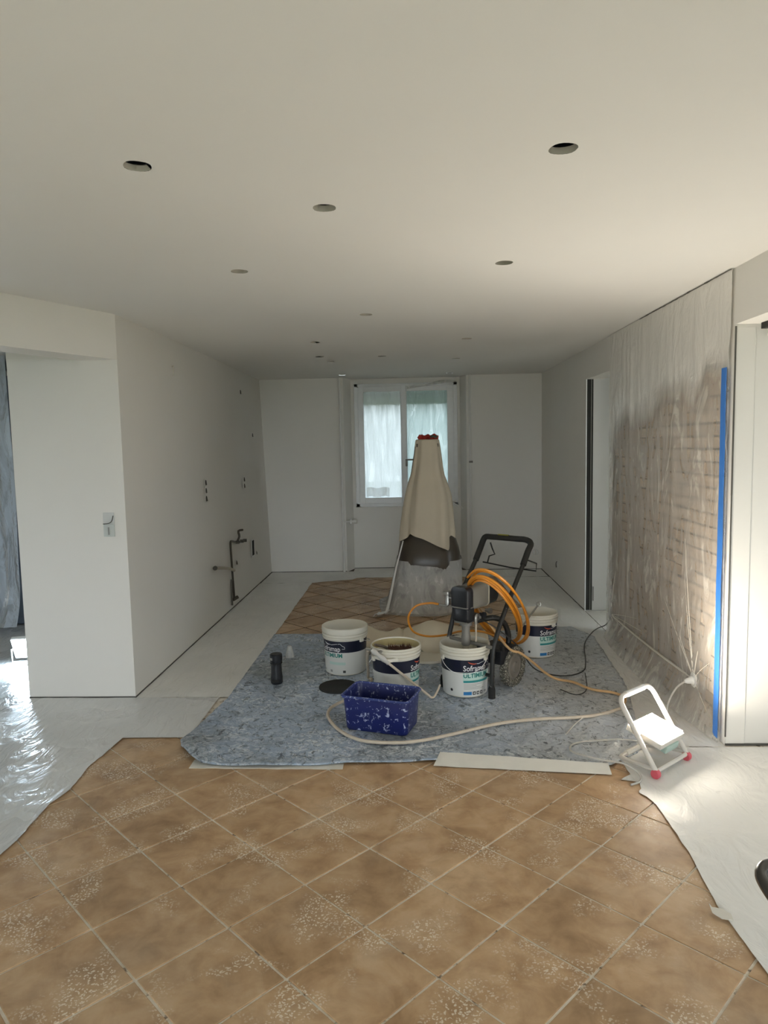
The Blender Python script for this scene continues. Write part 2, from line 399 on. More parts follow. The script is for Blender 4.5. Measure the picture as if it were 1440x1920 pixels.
# tiles laid on the diagonal, each its own piece
ang = 0.8107; PT = 0.335; e1 = (math.cos(ang), math.sin(ang)); e2 = (math.sin(ang), -math.cos(ang))
ox, oy = -1.8625, 2.9476
hs = PT / 2 - 0.0045
tb = B(); box(tb, -hs, hs, -hs, hs, -0.012, 0.0, 0.0025)
tile_me = bpy.data.meshes.new('tile'); tb.to_mesh(tile_me); tb.free(); tile_me.materials.append(M['tile'])
for i in range(-22, 34):
    for j in range(-26, 26):
        cx = ox + PT * ((i + 0.5) * e1[0] + (j + 0.5) * e2[0]); cy = oy + PT * ((i + 0.5) * e1[1] + (j + 0.5) * e2[1])
        fore = -1.95 < cx < 1.33 and 1.3 < cy < 4.0
        back = -1.45 < cx < 1.25 and 5.75 < cy < 8.95
        if not (fore or back): continue
        o = bpy.data.objects.new('tile', tile_me); COL.objects.link(o)
        o.parent = floor; base = WORLD[floor.name]
        o.location = Vector((cx, cy, random.uniform(-0.0006, 0.0006))) - base
        o.rotation_euler = (0, 0, ang + random.uniform(-0.003, 0.003))
        if back and cy > 5.4: o.scale = (0.972, 0.972, 1.0)

# ceiling slab with the cut holes for recessed lights
holes = [(-.818, 2.204), (.46, 2.191), (-.302, 2.638), (-.827, 3.517), (.457, 3.509), (-.288, 4.759), (-.787, 5.949), (.468, 5.964),
         (-.876, 6.907), (-.276, 6.989), (-.81, 7.321), (.464, 7.317), (.477, 8.782), (-.832, 8.722)]
def ceiling_with_holes():
    bm = B(); T = 0.042; r = 0.0425; n = 20; cell = 0.09
    xs = sorted({-6.2, 4.6} | {round(h[0] + s * cell, 4) for h in holes for s in (-1, 1)})
    ys = sorted({-4.2, 9.7} | {round(h[1] + s * cell, 4) for h in holes for s in (-1, 1)})
    vc = {}
    def V(x, y, z):
        k = (round(x, 5), round(y, 5), round(z, 5))
        if k not in vc: vc[k] = bm.verts.new((x, y, z))
        return vc[k]
    for x0, x1 in zip(xs[:-1], xs[1:]):
        for y0, y1 in zip(ys[:-1], ys[1:]):
            hin = [h for h in holes if x0 < h[0] < x1 and y0 < h[1] < y1]
            if not hin: bm.faces.new((V(x0, y0, HC), V(x0, y1, HC), V(x1, y1, HC), V(x1, y0, HC))); continue
            h = hin[0]; inner = []; outer = []
            for k in range(n):
                a = 2 * PI * (k + 0.5) / n; rr = r * (1 + 0.03 * math.sin(k * 5.1 + h[0] * 9))
                ca, sa = math.cos(a), math.sin(a)
                inner.append(V(h[0] + rr * ca, h[1] + rr * sa, HC))
                m_ = max(abs(ca), abs(sa))
                px = x1 if ca > 0 else x0; py = y1 if sa > 0 else y0
                tx = (px - h[0]) / ca if abs(ca) > 1e-6 else 9; ty = (py - h[1]) / sa if abs(sa) > 1e-6 else 9
                t = min(tx, ty); outer.append(V(h[0] + t * ca, h[1] + t * sa, HC))
            for k in range(n): bm.faces.new((inner[k], outer[k], outer[(k + 1) % n], inner[(k + 1) % n]))
            for qx, qy in ((x0, y0), (x1, y0), (x1, y1), (x0, y1)):
                a0 = math.atan2(qy - h[1], qx - h[0]) % (2 * PI)
                k = int((a0 / (2 * PI) * n - 0.5) // 1) % n
                if (V(qx, qy, HC) not in (outer[k], outer[(k + 1) % n])): bm.faces.new((outer[k], V(qx, qy, HC), outer[(k + 1) % n]))
    return bm
ceil = struct('ceiling', ceiling_with_holes(), M['ceil'])
for hx, hy in holes:
    b2 = B(); lathe(b2, [(0.0428, HC + 0.0005), (0.0436, HC + 0.012), (0.0430, HC + 0.022 + 0.003 * math.sin(hx * 40)), (0.060, HC + 0.028)], (hx, hy, 0), 20)
    obj('cut_hole_rim', b2, M['board'], ceil, True)
b2 = B(); box(b2, -6.2, 4.6, -4.2, 9.7, HC + 0.16, HC + 0.3); obj('ceiling_void', b2, M['void'], ceil)

def quadwall(bm, rows):
    g = [[bm.verts.new(p) for p in r] for r in rows]
    for a, b in zip(g[:-1], g[1:]):
        for i in range(len(a) - 1): bm.faces.new((a[i], a[i + 1], b[i + 1], b[i]))
# left wall: a thick block whose end forms the pier; its far top corner bows outward a little
bm = B()
ys = span(YP, YB, 10); rows = []
for k in range(9):
    z = HC * k / 8
    rows.append([(XL - 0.075 * (max(0, (y - YP) / (YB - YP)) ** 1.5) * (k / 8), y, z) for y in ys] )
quadwall(bm, rows)
quadwall(bm, [[(-2.588, YP, 0), (XL, YP, 0)], [(-2.588, YP, HC), (XL, YP, HC)]])
quadwall(bm, [[(-2.588, YP, 0), (-2.588, YB, 0)], [(-2.588, YP, HC), (-2.588, YB, HC)]])
wl = struct('wall_left', bm, M['wall'])
b2 = B(); box(b2, XL - 0.004, XL + 0.004, YP, YB, 0.0, 0.013); box(b2, -2.588, XL, YP - 0.004, YP + 0.002, 0.0, 0.013)
struct('trim_1', b2, M['gap'])
# beam across the opening to the room on the left, running askew toward the camera
dx, dy = -0.4277, -0.9039
bm = B(); L = 3.9; nx_, ny_ = -dy, dx
P0 = Vector((XL, YP, 0)); P1 = Vector((XL + dx * L, YP + dy * L, 0)); Nn = Vector((dy, -dx, 0)) * 0.22
q = [P0, P1, P1 + Nn, P0 + Nn]
vv = [bm.verts.new((p.x, p.y, HO)) for p in q] + [bm.verts.new((p.x, p.y, HC)) for p in q]
for f in ((0, 1, 2, 3), (4, 7, 6, 5), (0, 4, 5, 1), (1, 5, 6, 2), (2, 6, 7, 3), (3, 7, 4, 0)): bm.faces.new([vv[i] for i in f])
struct('trim_2', bm, M['wall'])
bm = B(); box(bm, P1.x - 0.22, P1.x, -4.0, P1.y, 0, HC); struct('wall_front_left', bm, M['wall'])
# room on the left
bm = B(); box(bm, -6.0, -2.588, 7.4, 7.6, 0, HC); struct('wall_left_room_back', bm, M['wall'])
bm = B()
for (y0, y1, z0, z1) in ((-4.0, 2.6, 0, HC), (3.6, 7.6, 0, HC), (2.6, 3.6, 0, 0.8), (2.6, 3.6, 2.1, HC)): box(bm, -6.0, -5.8, y0, y1, z0, z1)
struct('wall_left_room_side', bm, M['wall'])
# back wall with a splayed full height window niche
YN = 9.33; NB = 9.106
bm = B()
for x0, x1 in ((-2.1, -0.868), (0.70, 2.0)): quadwall(bm, [[(x0, NB, 0), (x1, NB, 0)], [(x0, NB, HC), (x1, NB, HC)]])
quadwall(bm, [[(-0.868, NB, 0), (-0.79, YN, 0)], [(-0.868, NB, HC), (-0.79, YN, HC)]])
quadwall(bm, [[(0.70, NB, 0), (0.635, YN, 0)], [(0.70, NB, HC), (0.635, YN, HC)]])
WX0, WX1, WZ0, WZ1 = -0.745, 0.60, 0.83, 2.44
for (x0, x1, z0, z1) in ((-0.79, WX0, 0, HC), (WX1, 0.635, 0, HC), (WX0, WX1, 0, WZ0), (WX0, WX1, WZ1, HC)):
    quadwall(bm, [[(x0, YN, z0), (x1, YN, z0)], [(x0, YN, z1), (x1, YN, z1)]])
for (x0, x1, z0, z1) in ((-2.1, WX0, 0, HC), (WX1, 2.0, 0, HC), (WX0, WX1, 0, WZ0), (WX0, WX1, WZ1, HC)): box(bm, x0, x1, YN + 0.01, YN + 0.20, z0, z1)
struct('wall_back', bm, M['wall'])
b2 = B(); box(b2, XL, -0.87, NB - 0.004, NB + 0.003, 0, 0.012); box(b2, 0.70, XR, NB - 0.004, NB + 0.003, 0, 0.012); box(b2, -0.79, 0.635, YN - 0.004, YN + 0.003, 0, 0.012)
struct('trim_3', b2, M['gap'])
# window: two casements, centre post, film over the panes
win = bpy.data.objects.new('window_1', None); COL.objects.link(win); win.location = (-0.07, YN, WZ0); win['kind'] = 'structure'; WORLD['window_1'] = Vector(win.location)
bm = B(); yf0, yf1 = YN - 0.035, YN + 0.05
for (x0, x1, z0, z1) in ((WX0, WX0 + 0.05, WZ0, WZ1), (WX1 - 0.05, WX1, WZ0, WZ1), (WX0, WX1, WZ0, WZ0 + 0.045), (WX0, WX1, WZ1 - 0.04, WZ1)):
    box(bm, x0, x1, yf0 + 0.01, yf1, z0, z1, 0.004)
obj('window_frame', bm, M['pvc'], win)
for (x0, x1, pm) in ((-0.695, -0.10, 'pane_film'), (-0.095, 0.55, 'pane_film2')):
    gx0, gx1 = (-0.622, -0.140) if x0 < -0.3 else (-0.058, 0.468)
    gz0, gz1 = 0.952, 2.335
    bm = B()
    for (a, b_, c, d) in ((x0, gx0, 0.875, 2.40), (gx1, x1, 0.875, 2.40), (gx0, gx1, 0.875, gz0), (gx0, gx1, gz1, 2.40)):
        box(bm, a, b_, yf0, yf1 - 0.02, c, d, 0.003)
    sash = obj('window_sash', bm, M['pvc'], win)
    bm = B(); box(bm, gx0 - 0.01, gx1 + 0.01, YN + 0.005, YN + 0.009, gz0 - 0.01, gz1 + 0.01); obj('pane', bm, M['glass'], sash)
    bm = B(); nxx, nzz = 16, 34
    rows = []
    for k in range(nzz + 1):
        z = gz0 + (gz1 - gz0) * k / nzz
        rows.append([(gx0 - 0.004 + (gx1 - gx0 + 0.008) * i / nxx, YN - 0.025 + 0.010 * nz(i * 0.9, z * 2.0, x0), z) for i in range(nxx + 1)])
    quadwall(bm, rows); obj('pane_film', bm, M[pm], sash, True)
    if x0 < -0.3:   # bottom strip of folded film
        bm = B(); rows = []
        for k in range(5): rows.append([(gx0 + 0.02 + 0.30 * i / 10, YN - 0.036 + 0.006 * nz(i, k), 0.965 + 0.03 * k + 0.008 * math.sin(i)) for i in range(11)])
        quadwall(bm, rows); obj('film_fold', bm, M['tentfilm'], sash, True)
bm = B(); box(bm, -0.128, -0.067, yf0 - 0.02, yf0 + 0.002, 0.875, 2.41, 0.006); cp = obj('centre_post', bm, M['pvc'], win)
bm = B(); box(bm, -0.085, -0.055, yf0 - 0.04, yf0 - 0.018, 1.36, 1.45, 0.004); box(bm, -0.085, 0.05, yf0 - 0.06, yf0 - 0.042, 1.435, 1.455, 0.006); obj('window_handle', bm, M['dull_metal'], cp)
bm = B(); rows = []
for k in range(6):
    rows.append([(-0.05 + 0.62 * i / 14, YN - 0.055 + 0.012 * nz(i * 0.6, k), 2.36 + 0.006 * i + (0.035 - 0.0 * i) * k / 5 * (1 + 0.3 * math.sin(i * 0.8))) for i in range(15)])
quadwall(bm, rows); obj('film_fold', bm, M['tentfilm'], win, True)
bm = B()
for k in range(6): box(bm, WX0, WX1, YN + 0.12, YN + 0.135, 2.17 + 0.055 * k, 2.22 + 0.055 * k, 0.004)
obj('roller_shutter', bm, M['whitepaint'], win)
# right wall: brick panel beyond the opening, plaster above and behind
bm = B()
box(bm, XR, XR + 0.16, 6.814, YB, 0, HC)
box(bm, XR, XR + 0.16, 5.98, 6.814, HO, HC)
box(bm, XR, XR + 0.16, YJ, 5.98, 2.06, HC)
box(bm, XR + 0.07, XR + 0.16, YJ, 5.98, 0, 2.06)
box(bm, XR, XR + 0.07, YJ, YJ + 0.115, 0, 2.06); box(bm, XR, XR + 0.07, 5.95, 5.98, 0, 2.06)
box(bm, XR, XR + 0.16, 1.3, YJ, HO, HC)
box(bm, XR, XR + 0.16, -4.0, 1.3, 0, HC)
wr = struct('wall_right', bm, M['wall'])
bm = B(); box(bm, XR + 0.014, XR + 0.072, YJ + 0.115, 5.95, 0, 2.06); obj('mortar_bed', bm, M['mortar'], wr)
base_wr = WORLD[wr.name]
bl, bh = 0.215, 0.072; brick_meshes = []
for v in range(5):
    tb = B(); box(tb, -0.028, 0.028, -bl / 2 + 0.006, bl / 2 - 0.006, -bh / 2 + 0.005, bh / 2 - 0.005, 0.005)
    for vv_ in tb.verts: vv_.co += Vector((random.uniform(-.003, .003), random.uniform(-.003, .003), random.uniform(-.003, .003)))
    me = bpy.data.meshes.new('brick'); tb.to_mesh(me); tb.free(); me.materials.append(M['brick']); brick_meshes.append(me)
tb = B(); box(tb, -0.028, 0.028, -bl / 4 + 0.006, bl / 4 - 0.006, -bh / 2 + 0.005, bh / 2 - 0.005, 0.005)
half_brick = bpy.data.meshes.new('brick'); tb.to_mesh(half_brick); tb.free(); half_brick.materials.append(M['brick'])
for r_ in range(28):
    z = 0.04 + r_ * bh
    if z > 2.03: break
    y = YJ + 0.115 + bl / 2
    if r_ % 2:
        o = bpy.data.objects.new('brick', half_brick); COL.objects.link(o); o.parent = wr
        o.location = Vector((XR + 0.032, YJ + 0.115 + bl / 4, z)) - base_wr; y += bl / 2
    while y < 5.95 - bl / 2 + 0.02:
        o = bpy.data.objects.new('brick', random.choice(brick_meshes)); COL.objects.link(o); o.parent = wr
        o.location = Vector((XR + 0.032 + random.uniform(-0.004, 0.006), y, z)) - base_wr; y += bl
# far doorway: pocket slot and its jamb
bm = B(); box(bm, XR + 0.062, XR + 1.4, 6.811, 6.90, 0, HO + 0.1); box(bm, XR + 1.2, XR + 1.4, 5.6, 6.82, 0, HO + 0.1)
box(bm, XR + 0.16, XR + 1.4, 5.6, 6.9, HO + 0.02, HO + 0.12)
struct('wall_corridor', bm, plain('shade_toned_corridor_wall', (0.47, 0.465, 0.45), 0.6, var=0.02))  # wall colour greyed to stand in for the shade inside the doorway
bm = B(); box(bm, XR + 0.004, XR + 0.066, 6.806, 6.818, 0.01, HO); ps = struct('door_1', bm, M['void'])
bm = B(); box(bm, XR + 0.044, XR + 0.049, 6.798, 6.808, 0.01, HO); obj('pocket_rail', bm, M['dull_metal'], ps)
bm = B(); box(bm, XR - 0.002, XR + 0.006, 6.803, 6.82, 0.0, HO); obj('pocket_edge', bm, M['pvc'], ps)
bm = B(); box(bm, XR + 0.075, XR + 0.083, 6.80, 6.816, 0.10, 0.24, 0.002); obj('pocket_catch', bm, M['dull_metal'], ps)
# the wide opening near the camera: white side room wall, dark crack, sliding rail
bm = B(); box(bm, XR + 0.004, 4.4, YJ - 0.001, YJ + 0.15, 0.012, HC); box(bm, XR + 0.16, 4.4, YJ - 0.03, YJ, HO - 0.06, HO - 0.012)
struct('wall_side_room', bm, M['wall'])
bm = B(); box(bm, XR + 0.004, XR + 0.105, YJ - 0.004, YJ - 0.001, 0.012, HO - 0.015, 0.002); struct('trim_4', bm, M['wall'])
bm = B(); box(bm, XR + 0.115, XR + 0.150, 1.4, YJ - 0.032, HO - 0.03, HO + 0.004); struct('trim_5', bm, M['void'])
bm = B(); box(bm, XR - 0.001, XR + 0.0065, YJ - 0.008, YJ - 0.003, 1.35, HO - 0.01); box(bm, XR + 0.0, XR + 0.006, YJ - 0.008, YJ - 0.003, 0.05, 1.35)
box(bm, XR + 0.005, 3.2, YJ - 0.006, YJ + 0.002, 0.002, 0.012); struct('trim_6', bm, M['gap'])
bm = B()
for (y0, y1, z0, z1) in ((-4.0, 0.8, 0, HC), (2.2, YJ + 0.1, 0, HC), (0.8, 2.2, 0, 0.7), (0.8, 2.2, 2.1, HC)): box(bm, 4.3, 4.5, y0, y1, z0, z1)
box(bm, XR + 0.16, 4.4, -0.6, -0.4, 0, HC)
struct('wall_side_room_end', bm, M['wall'])
b2 = B(); box(b2, XR - 0.004, XR + 0.004, 6.82, YB, 0, 0.012); struct('trim_7', b2, M['gap'])
# wall behind the camera with garden doors
bm = B()
for (x0, x1, z0, z1) in ((-6.2, -2.4, 0, HC), (1.2, 4.6, 0, HC), (-2.4, 1.2, 2.25, HC), (-2.4, 1.2, 0, 0.25)): box(bm, x0, x1, -4.0, -3.8, z0, z1)
struct('wall_front', bm, M['wall'])
bm = B(); box(bm, -40, 40, -40, 40, -0.6, -0.45); struct('ground', bm, M['garden'])

# ------------------------------------------------------------------ floor coverings
def jit(y, s, a): return a * (0.6 * nz(y * 4.0, s) + 0.5 * nz(y * 17.0, s + 5))
def wr_(a, f, s): return lambda x, y: 0.0035 + a * (0.5 + 0.5 * nz(x * f, y * f, s)) + a * 0.8 * max(0, nz(x * f * 2.7 + y * 2, y * f * 2.1, s + 3))
ysA = span(0.8, 3.845, 90) + [3.852, 3.86, 3.868] + span(3.88, 4.49, 20)
o = obj('masking_film', sheet(ysA, lambda y: -5.0, lambda y: (interp([(0.8, -1.72), (2.69, -1.715), (2.79, -1.705), (3.10, -1.724), (3.25, -1.69), (3.48, -1.715), (3.85, -1.68)], y) + jit(y, 1, 0.018)) if y < 3.85 else -1.30 + jit(y, 1, 0.01), wr_(0.006, 3.0, 1), 90), M['maskfilm_gloss'], None, True)
tag(o, 'crinkled white masking film over the floor before the white pier on the left', 'film', 'masking film on the floor')
o = obj('masking_film', sheet(span(4.495, 8.36, 70), lambda y: XL + 0.006, lambda y: -1.228 + jit(y, 2, 0.012), wr_(0.005, 4.0, 2), 24), M['maskfilm'], None, True)
tag(o, 'long white strip of masking film along the foot of the left wall', 'film', 'masking film on the floor')
def backedge(x): return interp([(-1.86, 8.365), (-1.22, 8.365), (-1.10, 8.42), (-0.74, 8.55), (-0.70, 8.66), (0.65, 8.63), (1.2, 8.6)], x)
bm = B(); rows = []
for k in range(14):
    t = k / 13
    rows.append([(XL + 0.01 + (XR - XL - 0.02) * i / 70, backedge(XL + 0.01 + (XR - XL - 0.02) * i / 70) + jit(i * 0.1, 3, 0.012) * (1 - t) + (NB - 0.005 - backedge(XL + (XR - XL) * i / 70)) * t, 0.004 + 0.005 * abs(nz(i * 0.3, k * 0.4))) for i in range(71)])
quadwall(bm, rows); box(bm, -0.785, 0.63, NB - 0.01, YN - 0.006, 0.003, 0.005)
o = obj('masking_film', bm, M['maskfilm'], None, True); tag(o, 'white masking film along the foot of the back wall below the window', 'film', 'masking film on the floor')
o = obj('masking_film', sheet(span(4.7, 8.58, 60), lambda y: interp([(4.7, 1.2), (5.9, 1.12), (8.6, 1.0)], y) + jit(y, 4, 0.012), lambda y: XR - 0.006, wr_(0.005, 4, 4), 24), M['maskfilm'], None, True)
tag(o, 'white masking film along the right wall before the dark far doorway', 'film', 'masking film on the floor')
def eleft(y): return interp([(0.5, 1.075), (2.05, 1.068), (2.40, 1.050), (2.70, 1.078), (3.10, 1.078), (3.17, 1.06), (3.215, 1.03), (3.235, 1.055), (3.31, 1.07), (3.335, 0.985), (3.39, 1.05), (4.7, 1.05)], y)
o = obj('masking_film', sheet(span(1.32, 3.70, 130), lambda y: eleft(y) + jit(y, 5, 0.006), lambda y: 4.2, wr_(0.004, 3.0, 5), 70), M['maskfilm'], None, True)
tag(o, 'white masking film spread over the floor at the right under the floodlight', 'film', 'masking film on the floor')
o = obj('masking_film', sheet(span(3.702, 4.9, 40), lambda y: 0.98, lambda y: XR - 0.004, wr_(0.006, 4, 6), 20), M['maskfilm'], None, True)
tag(o, 'white masking film on the floor between the floodlight and the brick wall', 'film', 'masking film on the floor')
o = obj('masking_film', sheet(span(4.495, 7.38, 40), lambda y: -5.6, lambda y: -2.595, wr_(0.008, 3, 7), 50), M['maskfilm_gloss'], None, True)
tag(o, 'shiny masking film on the floor of the left room behind the pier', 'film', 'masking film on the floor')
o = obj('masking_film', sheet(span(6.0, 6.79, 16), lambda y: XR + 0.0, lambda y: XR + 1.1, wr_(0.004, 4, 8), 14), M['maskfilm'], None, True)
tag(o, 'small piece of masking film on the floor inside the dark far doorway', 'film', 'masking film on the floor')
# blue-grey dust sheet
DLJ = 0.005
def dl(y): return interp([(3.47, -1.12), (3.53, -1.20), (3.64, -1.29), (3.77, -1.33), (3.95, -1.30), (4.48, -1.236), (6.2, -1.23)], y) + jit(y, 8, 0.005)
def dr(y): return interp([(3.47, 0.98), (3.60, 1.16), (4.0, 1.27), (4.64, 1.41), (5.87, 1.50), (6.2, 1.38)], y) + jit(y, 9, 0.02)
def dz(x, y):
    z = 0.008 + 0.007 * (0.5 + 0.5 * nz(x * 3, y * 3, 11)) + 0.009 * max(0, nz(x * 5 + 3, y * 9, 12)) ** 1.2
    if x > 0.6 and y < 4.3: z += 0.022 * max(0, nz(x * 11 - y * 6, y * 3, 13))
    edge = max(0, 1 - (y - 3.47) / 0.10)
    z += 0.010 * edge * (0.6 + 0.4 * math.sin(x * 14))
    c = max(0, 1 - math.hypot(x + 1.22, y - 3.62) / 0.22); z += 0.035 * c
    return z
bm = B(); rows = []; ND = 150
for y in span(3.47, 6.2, 110):
    r_ = []
    for i in range(ND + 1):
        x = dl(y) + (dr(y) - dl(y)) * i / ND
        fy = max(0, 1 - (y - 3.47) / 0.5)
        sh = interp([(-1.3, 0.06), (-1.16, 0.025), (-0.77, 0.0), (-0.39, 0.028), (0.05, 0.063), (0.5, 0.04), (0.95, -0.01), (1.4, 0.10)], x)
        by = max(0, (y - 5.9) / 0.3)
        yy = y + sh * fy + 0.006 * nz(x * 9, 3.3) * fy - by * (0.17 - 0.22 * max(0, (x - 0.6)))
        r_.append((x, yy, dz(x, y)))
    rows.append(r_)
quadwall(bm, rows)
# turned-under rim gives the sheet thickness along its front edge
o = obj('dust_sheet', bm, M['dust'], None, True)
tag(o, 'blue-grey paint-spattered dust sheet spread under buckets and sprayer', 'sheet')
so = o.modifiers.new('thick', 'SOLIDIFY'); so.thickness = 0.005; so.offset = -1
bm = B(); rows = []
for k in range(3): rows.append([(-1.18 + 0.80 * i / 24, 3.455 + 0.05 * k + 0.035 * abs(-0.75 + 0.8 * i / 24 + 0.02) * 0.6 + 0.008 * nz(i * 0.4, 2), 0.0035) for i in range(25)])
quadwall(bm, rows); o = obj('paper_strip', bm, M['paper'], None); tag(o, 'pale paper edge peeking from under the left front edge of the dust sheet', 'paper')
o.modifiers.new('t', 'SOLIDIFY').thickness = 0.002
bm = B(); rows = []
for k in range(3): rows.append([(0.085 + 0.875 * i / 20 + 0.02 * k * (1 if i == 0 else 0), interp([(0, 3.485), (20, 3.385)], i) + 0.055 * k * (1 - i / 50), 0.005 + 0.013 * k + 0.003 * nz(i * 0.5, k)) for i in range(21)])
quadwall(bm, rows); o = obj('paper_strip', bm, M['paper'], None); tag(o, 'straight white paper strip along the right front edge of the dust sheet', 'paper')
o.modifiers.new('t', 'SOLIDIFY').thickness = 0.003
bm = B()
for (x, y, a, s) in ((0.96, 2.40, -0.6, 0.10),):
    u = Vector((math.cos(a), math.sin(a), 0)); v = Vector((-u.y, u.x, 0)); c = Vector((1.042, 2.345, 0.013))
    ring = [c + u * px + v * py for px, py in ((-.045, .03), (-.03, .012), (.0, .022), (.03, .012), (.045, -.02), (.012, -.034), (-.022, -.02))]
    lo = [bm.verts.new(p) for p in ring]; hi_ = [bm.verts.new(p + Vector((0, 0, 0.002))) for p in ring]
    bm.faces.new(lo[::-1]); bm.faces.new(hi_)
    for k in range(7): bm.faces.new((lo[k], lo[(k + 1) % 7], hi_[(k + 1) % 7], hi_[k]))
o = obj('tape_patch', bm, M['paper'], None); tag(o, 'torn patch of white tape holding the film edge to the tiles', 'tape')

# ------------------------------------------------------------------ film over the brick wall
P2 = [(5.18, 0.335), (5.06, 0.27), (5.41, 0.165), (5.60, 0.075), (5.74, 0.50), (5.68, 0.68)]
P1 = [(4.45, 0.55), (4.62, 0.62), (4.27, 0.78), (4.02, 0.50), (3.90, 0.40), (3.88, 0.10), (4.28, 1.05)]
def wall_film():
    bm = B(); rows = []; NZ = 70; NY = 110
    pins = [(3.745, 0.03), (4.10, 0.237), (5.84, 0.20), (5.97, 0.05)]
    for k in range(NZ + 1):
        s = k / NZ; r_ = []
        for i in range(NY + 1):
            y = 3.745 + (5.965 - 3.745) * i / NY
            zl = interp(pins, y)                       # height where the film leaves the wall
            total = HC - zl + 0.24; L_ = s * total
            d1 = math.hypot(y - 4.10, 0); d2 = abs(y - 5.84)
            fold = 0.010 * max(0, nz(y * 9.0, HC * 0.6 - L_ * 0.5, 21)) + 0.005 * nz(y * 20, L_ * 1.2 + y * 2, 22) + 0.012 * max(0, nz(y * 3 + L_ * 3.0, L_ * 5 - y * 4, 25)) * (1 if L_ < 0.9 else 0.3)
            if L_ < HC - zl:
                z = HC - 0.004 - L_; taut = min(1, 4 * abs(HC - z) + 0.1)
                x = XR - 0.012 - max(0, fold) * taut - 0.004
                if z - zl < 0.5:                       # creases that gather at the two pinned points
                    x -= 0.012 * max(0, 1 - abs(y - 4.10) / 0.45) * abs(math.sin(18 * math.atan2(y - 4.10, z - 0.237 + 0.001)))
                    x -= 0.012 * max(0, 1 - abs(y - 5.84) / 0.35) * abs(math.sin(16 * math.atan2(y - 5.84, z - 0.20 + 0.001)))
            else:
                t = min(1.0, (L_ - (HC - zl)) / 0.24)
                reach = interp([(3.745, 0.015), (3.95, 0.05), (4.10, 0.07), (4.6, 0.10), (5.5, 0.09), (5.84, 0.06), (5.965, 0.02)], y)
                x = XR - 0.016 - reach * t - fold * 0.5
                z = zl * (1 - t) ** 1.15 + 0.010 * t + 0.02 * math.sin(PI * t) * nz(y * 7, 4)
                z = max(z, 0.012)
            r_.append((x, y, z))
        rows.append(r_)
    quadwall(bm, rows); return bm
wf = obj('wall_cover_film', wall_film(), M['wallfilm'], None, True)
tag(wf, 'creased clear polythene sheet taped over the brick part of the right wall', 'film')
bm = B(); tube(bm, [(XR - 0.018, 5.835, 0.205), (XR - 0.03, 5.2, 0.212), (XR - 0.03, 4.6, 0.225), (XR - 0.02, 4.11, 0.24)], 0.007, 6, 4); obj('tight_crease', bm, M['paper'], wf, True)
for pin, ends in (((5.84, 0.207), P2), ((4.10, 0.245), P1)):
    for (ye, ze) in ends:
        ym, zm = (pin[0] + ye) / 2, (pin[1] + ze) / 2
        bm = B(); tube(bm, [(XR - 0.022, pin[0], pin[1]), (XR - 0.026, ym, zm + 0.005), (XR - 0.020, ye, ze)], lambda s_: 0.0032 * (1 - 0.8 * s_), 5, 4)
        obj('pulled_crease', bm, M['paper'], wf, True)
bm = B()
pts = []
for i in range(60):
    y = 3.75 + 1.45 * i / 59
    pts.append((XR - 0.018 - 0.006 * max(0, nz(y * 12, 1)), y, HC - 0.006 - 0.004 * abs(nz(y * 9, 7))))
tube(bm, pts, lambda t: 0.0018 + 0.0035 * max(0, nz(t * 22, 8)), 5, 1, raw=True); obj('film_top_edge', bm, M['gap'], wf)
bm = B(); rows = []
for k in range(41):
    z = 0.03 + 1.98 * k / 40
    rows.append([(XR - 0.026 - 0.002 * nz(z * 4, i), 3.757 + 0.055 * i / 3 + 0.004 * nz(z * 3, 9), z) for i in range(4)])
quadwall(bm, rows); o = obj('blue_tape', bm, M['bluetape'], None); tag(o, 'long vertical strip of blue masking tape at the edge of the wall film', 'tape')
o.modifiers.new('t', 'SOLIDIFY').thickness = 0.003
# ------------------------------------------------------------------ left room film curtain and panel behind
bm = B(); rows = []
for k in range(50):
    z = 2.50 - 2.42 * k / 49
    g = 0.3 + 0.7 * k / 49
    r_ = []
    for i in range(90):
        x = -5.2 + 1.62 * i / 89
        f = 0.05 * nz(x * 6.5 + 0.25 * nz(z * 1.3, x), z * 0.35, 31) + 0.02 * nz(x * 21, z * 0.8, 32)
        r_.append((x + 0.03 * g * nz(x * 4, z, 5), 6.2 + f * g * 1.6 - (0.18 * max(0, (0.5 - z) / 0.5) ** 2), max(z, 0.015)))
    rows.append(r_)
quadwall(bm, rows); o = obj('film_curtain', bm, M['curtainfilm'], None, True); tag(o, 'crumpled clear film hanging from ceiling to floor at the far left', 'film')
t = thing('wardrobe', 'dark slate cupboard hidden behind the hanging film at far left', 'cupboard', (-4.3, 6.75, 0.0))
bm = B(); box(bm, -5.2, -3.50, 6.45, 7.05, 0.02, 2.35, 0.01); obj('carcass', bm, M['slate'], t)
for x0 in (-5.15, -4.33): 
    bm = B(); box(bm, x0, x0 + 0.79, 6.43, 6.449, 0.10, 2.30, 0.006); dr_ = obj('door', bm, M['slate'], t)
    bm = B(); tube(bm, [(x0 + (0.72 if x0 < -5 else 0.06), 6.42, 1.0), (x0 + (0.72 if x0 < -5 else 0.06), 6.40, 1.05), (x0 + (0.72 if x0 < -5 else 0.06), 6.42, 1.15)], 0.006, 6); obj('door_handle', bm, M['metal'], dr_)

